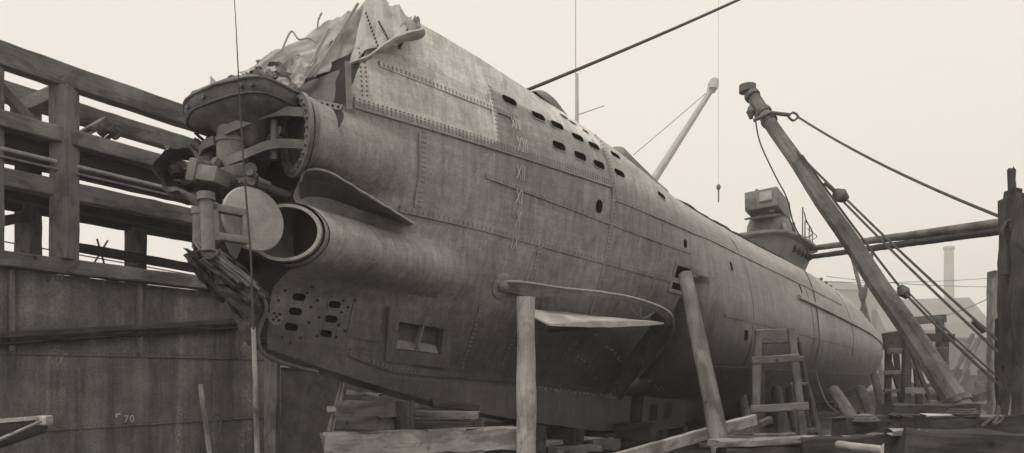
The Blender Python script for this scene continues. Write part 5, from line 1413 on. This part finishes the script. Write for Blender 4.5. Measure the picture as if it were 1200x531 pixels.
for k in range(34):
    x = rg.uniform(14, 34); y = rg.uniform(26, 46); r_ = rg.uniform(.12, .4); mb = MB(); 
    bm = bmesh.new(); bmesh.ops.create_icosphere(bm, subdivisions=2, radius=r_)
    for v in bm.verts: v.co = Vector((v.co.x * 1.3, v.co.y, v.co.z * .7)) * (1 + .5 * noise.noise(v.co * 2 / r_ + Vector((k * 3.3, 0, 0))))
    bm.verts.index_update(); mb.add([v.co + Vector((x, y, gz(x, y) + r_ * .3)) for v in bm.verts], [[v.index for v in f.verts] for f in bm.faces]); bm.free()
    o = mb.build_at('rubble_stone', M['brick'], (x, y, gz(x, y))); tag(o, 'rough stone lying on the far ground beyond the staging', 'stone', 'rubble stones beyond the staging')

for k, (x0, y0, x1, y1, Z, w, h, m) in enumerate(((632,520,672,517,15.5,.3,.12,'wood_pale'),(648,528,700,524,14.5,.3,.14,'wood'),(676,514,716,516,16.5,.25,.10,'wood_pale'),(640,512,668,510,17,.3,.2,'wood_mid'),(690,522,722,520,15.4,.3,.24,'wood_mid'))):
    o = timber('loose_plank', at(x0, y0, Z), at(x1, y1, Z + .6), w, h, m, None, None, .014, .8); tag(o, 'loose weathered plank lying on the dock floor among the blocks', 'plank', 'loose planks on the dock floor')
ST_ = empty('rubble_wall', at(1140, 445, 50), 'low dark broken stone wall on the far ground left of the mooring pile', 'wall')
mb = MB(); rg = random.Random(31)
for r_ in range(4):
    x = 0
    while x < 5.2:
        l_ = rg.uniform(.5, .95)
        if not (r_ == 3 and rg.random() < .45): mb.box(at(1108, 452, 50) + Vector((x + l_ / 2, rg.uniform(-.05, .05), r_ * .42 - .3)), (l_ - .03, .5, .40), Matrix.Rotation(rg.uniform(-.03, .03), 3, 'Z'), 0, .03)
        x += l_
mb.build_at('masonry', M['brick'], at(1140, 445, 50), ST_, False)
for k, (x0, y0, x1, y1, Z, w, lb) in enumerate(((1044,470,1100,466,34,.4,'dark squared timber lying on the ground behind the staging, nearest one'),(1060,452,1118,455,42,.4,'squared timber lying on the ground behind the staging, farthest one'),(1124,470,1160,462,30,.35,'squared timber lying askew left of the square grey post'),(1086,474,1150,478,24,.3,'low timber lying just behind the boom heel'))):
    o = timber('squared_timber', at(x0, y0, Z), at(x1, y1, Z + 1), w, w, 'wood_dark' if k % 2 == 0 else 'wood_mid', None, None, .015, .8); tag(o, lb, 'timber')
for k, (x, y, Z, n_, r0, lb) in enumerate(((1012, 496, 12.9, 4, .26, 'coil of rope lying on the long dark baulk left of the boom heel'), (1128, 489, 10.0, 3, .20, 'small coil of rope lying on the second baulk near the pile'), (868, 511, 12.9, 3, .2, 'small coil of rope lying on the worn baulk in front of the trestle'))):
    pts = []
    for i in range(n_ * 14):
        a_ = 2 * math.pi * i / 14; rr = r0 * (1 - .12 * (i // 14)) + rg.uniform(-.012, .012); pts.append(at(x, y, Z) + Vector((rr * math.cos(a_), rr * math.sin(a_), .028 * i / 14 + rg.uniform(-.006, .006) + .03)))
    line('rope_coil', pts, .022, 'rope' if k else 'wood_mid', lb, 'rope')
# ------------------------------------------------------------------ haze, sky, sun, camera
def haze(density):
    mb = MB(); lo = Vector((-95, -12, FLOOR - 1.1)); hi = Vector((330, 440, 66)); mb.box((lo + hi) / 2, hi - lo)
    mt = D.materials.new('haze_air'); mt.use_nodes = True; nt = mt.node_tree; nt.nodes.remove(nt.nodes['Principled BSDF'])
    v = nt.nodes.new('ShaderNodeVolumePrincipled'); v.inputs['Color'].default_value = (.97, .95, .915, 1); v.inputs['Density'].default_value = density; v.inputs['Anisotropy'].default_value = .1
    nt.links.new(v.outputs[0], nt.nodes['Material Output'].inputs['Volume'])
    o = mb.build('haze', mt, None, None, False); tag(o, kind='stuff')
HAZE = .0017
if HAZE: haze(HAZE)
wd = D.worlds.new('World'); SC.world = wd; wd.use_nodes = True; nt = wd.node_tree
bg = nt.nodes['Background']; sky = nt.nodes.new('ShaderNodeTexSky'); sky.sky_type = 'NISHITA'; sky.sun_disc = False
SUN_EL, SUN_AZ = R(63), R(222)
sky.sun_elevation = SUN_EL; sky.sun_rotation = SUN_AZ; sky.air_density = 1.5; sky.dust_density = 4
bw = nt.nodes.new('ShaderNodeRGBToBW'); nt.links.new(sky.outputs[0], bw.inputs[0])
mx = nt.nodes.new('ShaderNodeMix'); mx.data_type = 'FLOAT'; mx.inputs[0].default_value = .9; mx.inputs[3].default_value = 7.6
nt.links.new(bw.outputs[0], mx.inputs[2])
cc = nt.nodes.new('ShaderNodeCombineColor')
for i, k in enumerate((1.0, .935, .855)):
    mm = nt.nodes.new('ShaderNodeMath'); mm.operation = 'MULTIPLY'; mm.inputs[1].default_value = k; nt.links.new(mx.outputs[0], mm.inputs[0]); nt.links.new(mm.outputs[0], cc.inputs[i])
nt.links.new(cc.outputs[0], bg.inputs['Color']); bg.inputs['Strength'].default_value = .105
sl = D.lights.new('overcast_sun', 'SUN'); sl.energy = 1.45; sl.angle = R(16); sl.color = (1, .95, .87)
so = D.objects.new('overcast_sun', sl); COL.objects.link(so)
dirv = Vector((math.sin(SUN_AZ) * math.cos(SUN_EL), math.cos(SUN_AZ) * math.cos(SUN_EL), math.sin(SUN_EL)))
so.rotation_euler = dirv.to_track_quat('Z', 'Y').to_euler()
cam = D.cameras.new('Camera'); co = D.objects.new('Camera', cam); COL.objects.link(co)
co.location = (0, 0, 0); co.rotation_euler = (R(90), 0, 0); cam.sensor_width = 36; cam.lens = 36 * F / 1200; cam.shift_y = 174.5 / 1200; cam.clip_end = 3000; cam.clip_start = .05
SC.camera = co
SC.render.engine = 'CYCLES'
SC.view_settings.view_transform = 'Standard'; SC.view_settings.look = 'None'; SC.view_settings.exposure = .32; SC.view_settings.gamma = 1
SC.cycles.max_bounces = 8; SC.cycles.volume_bounces = 2
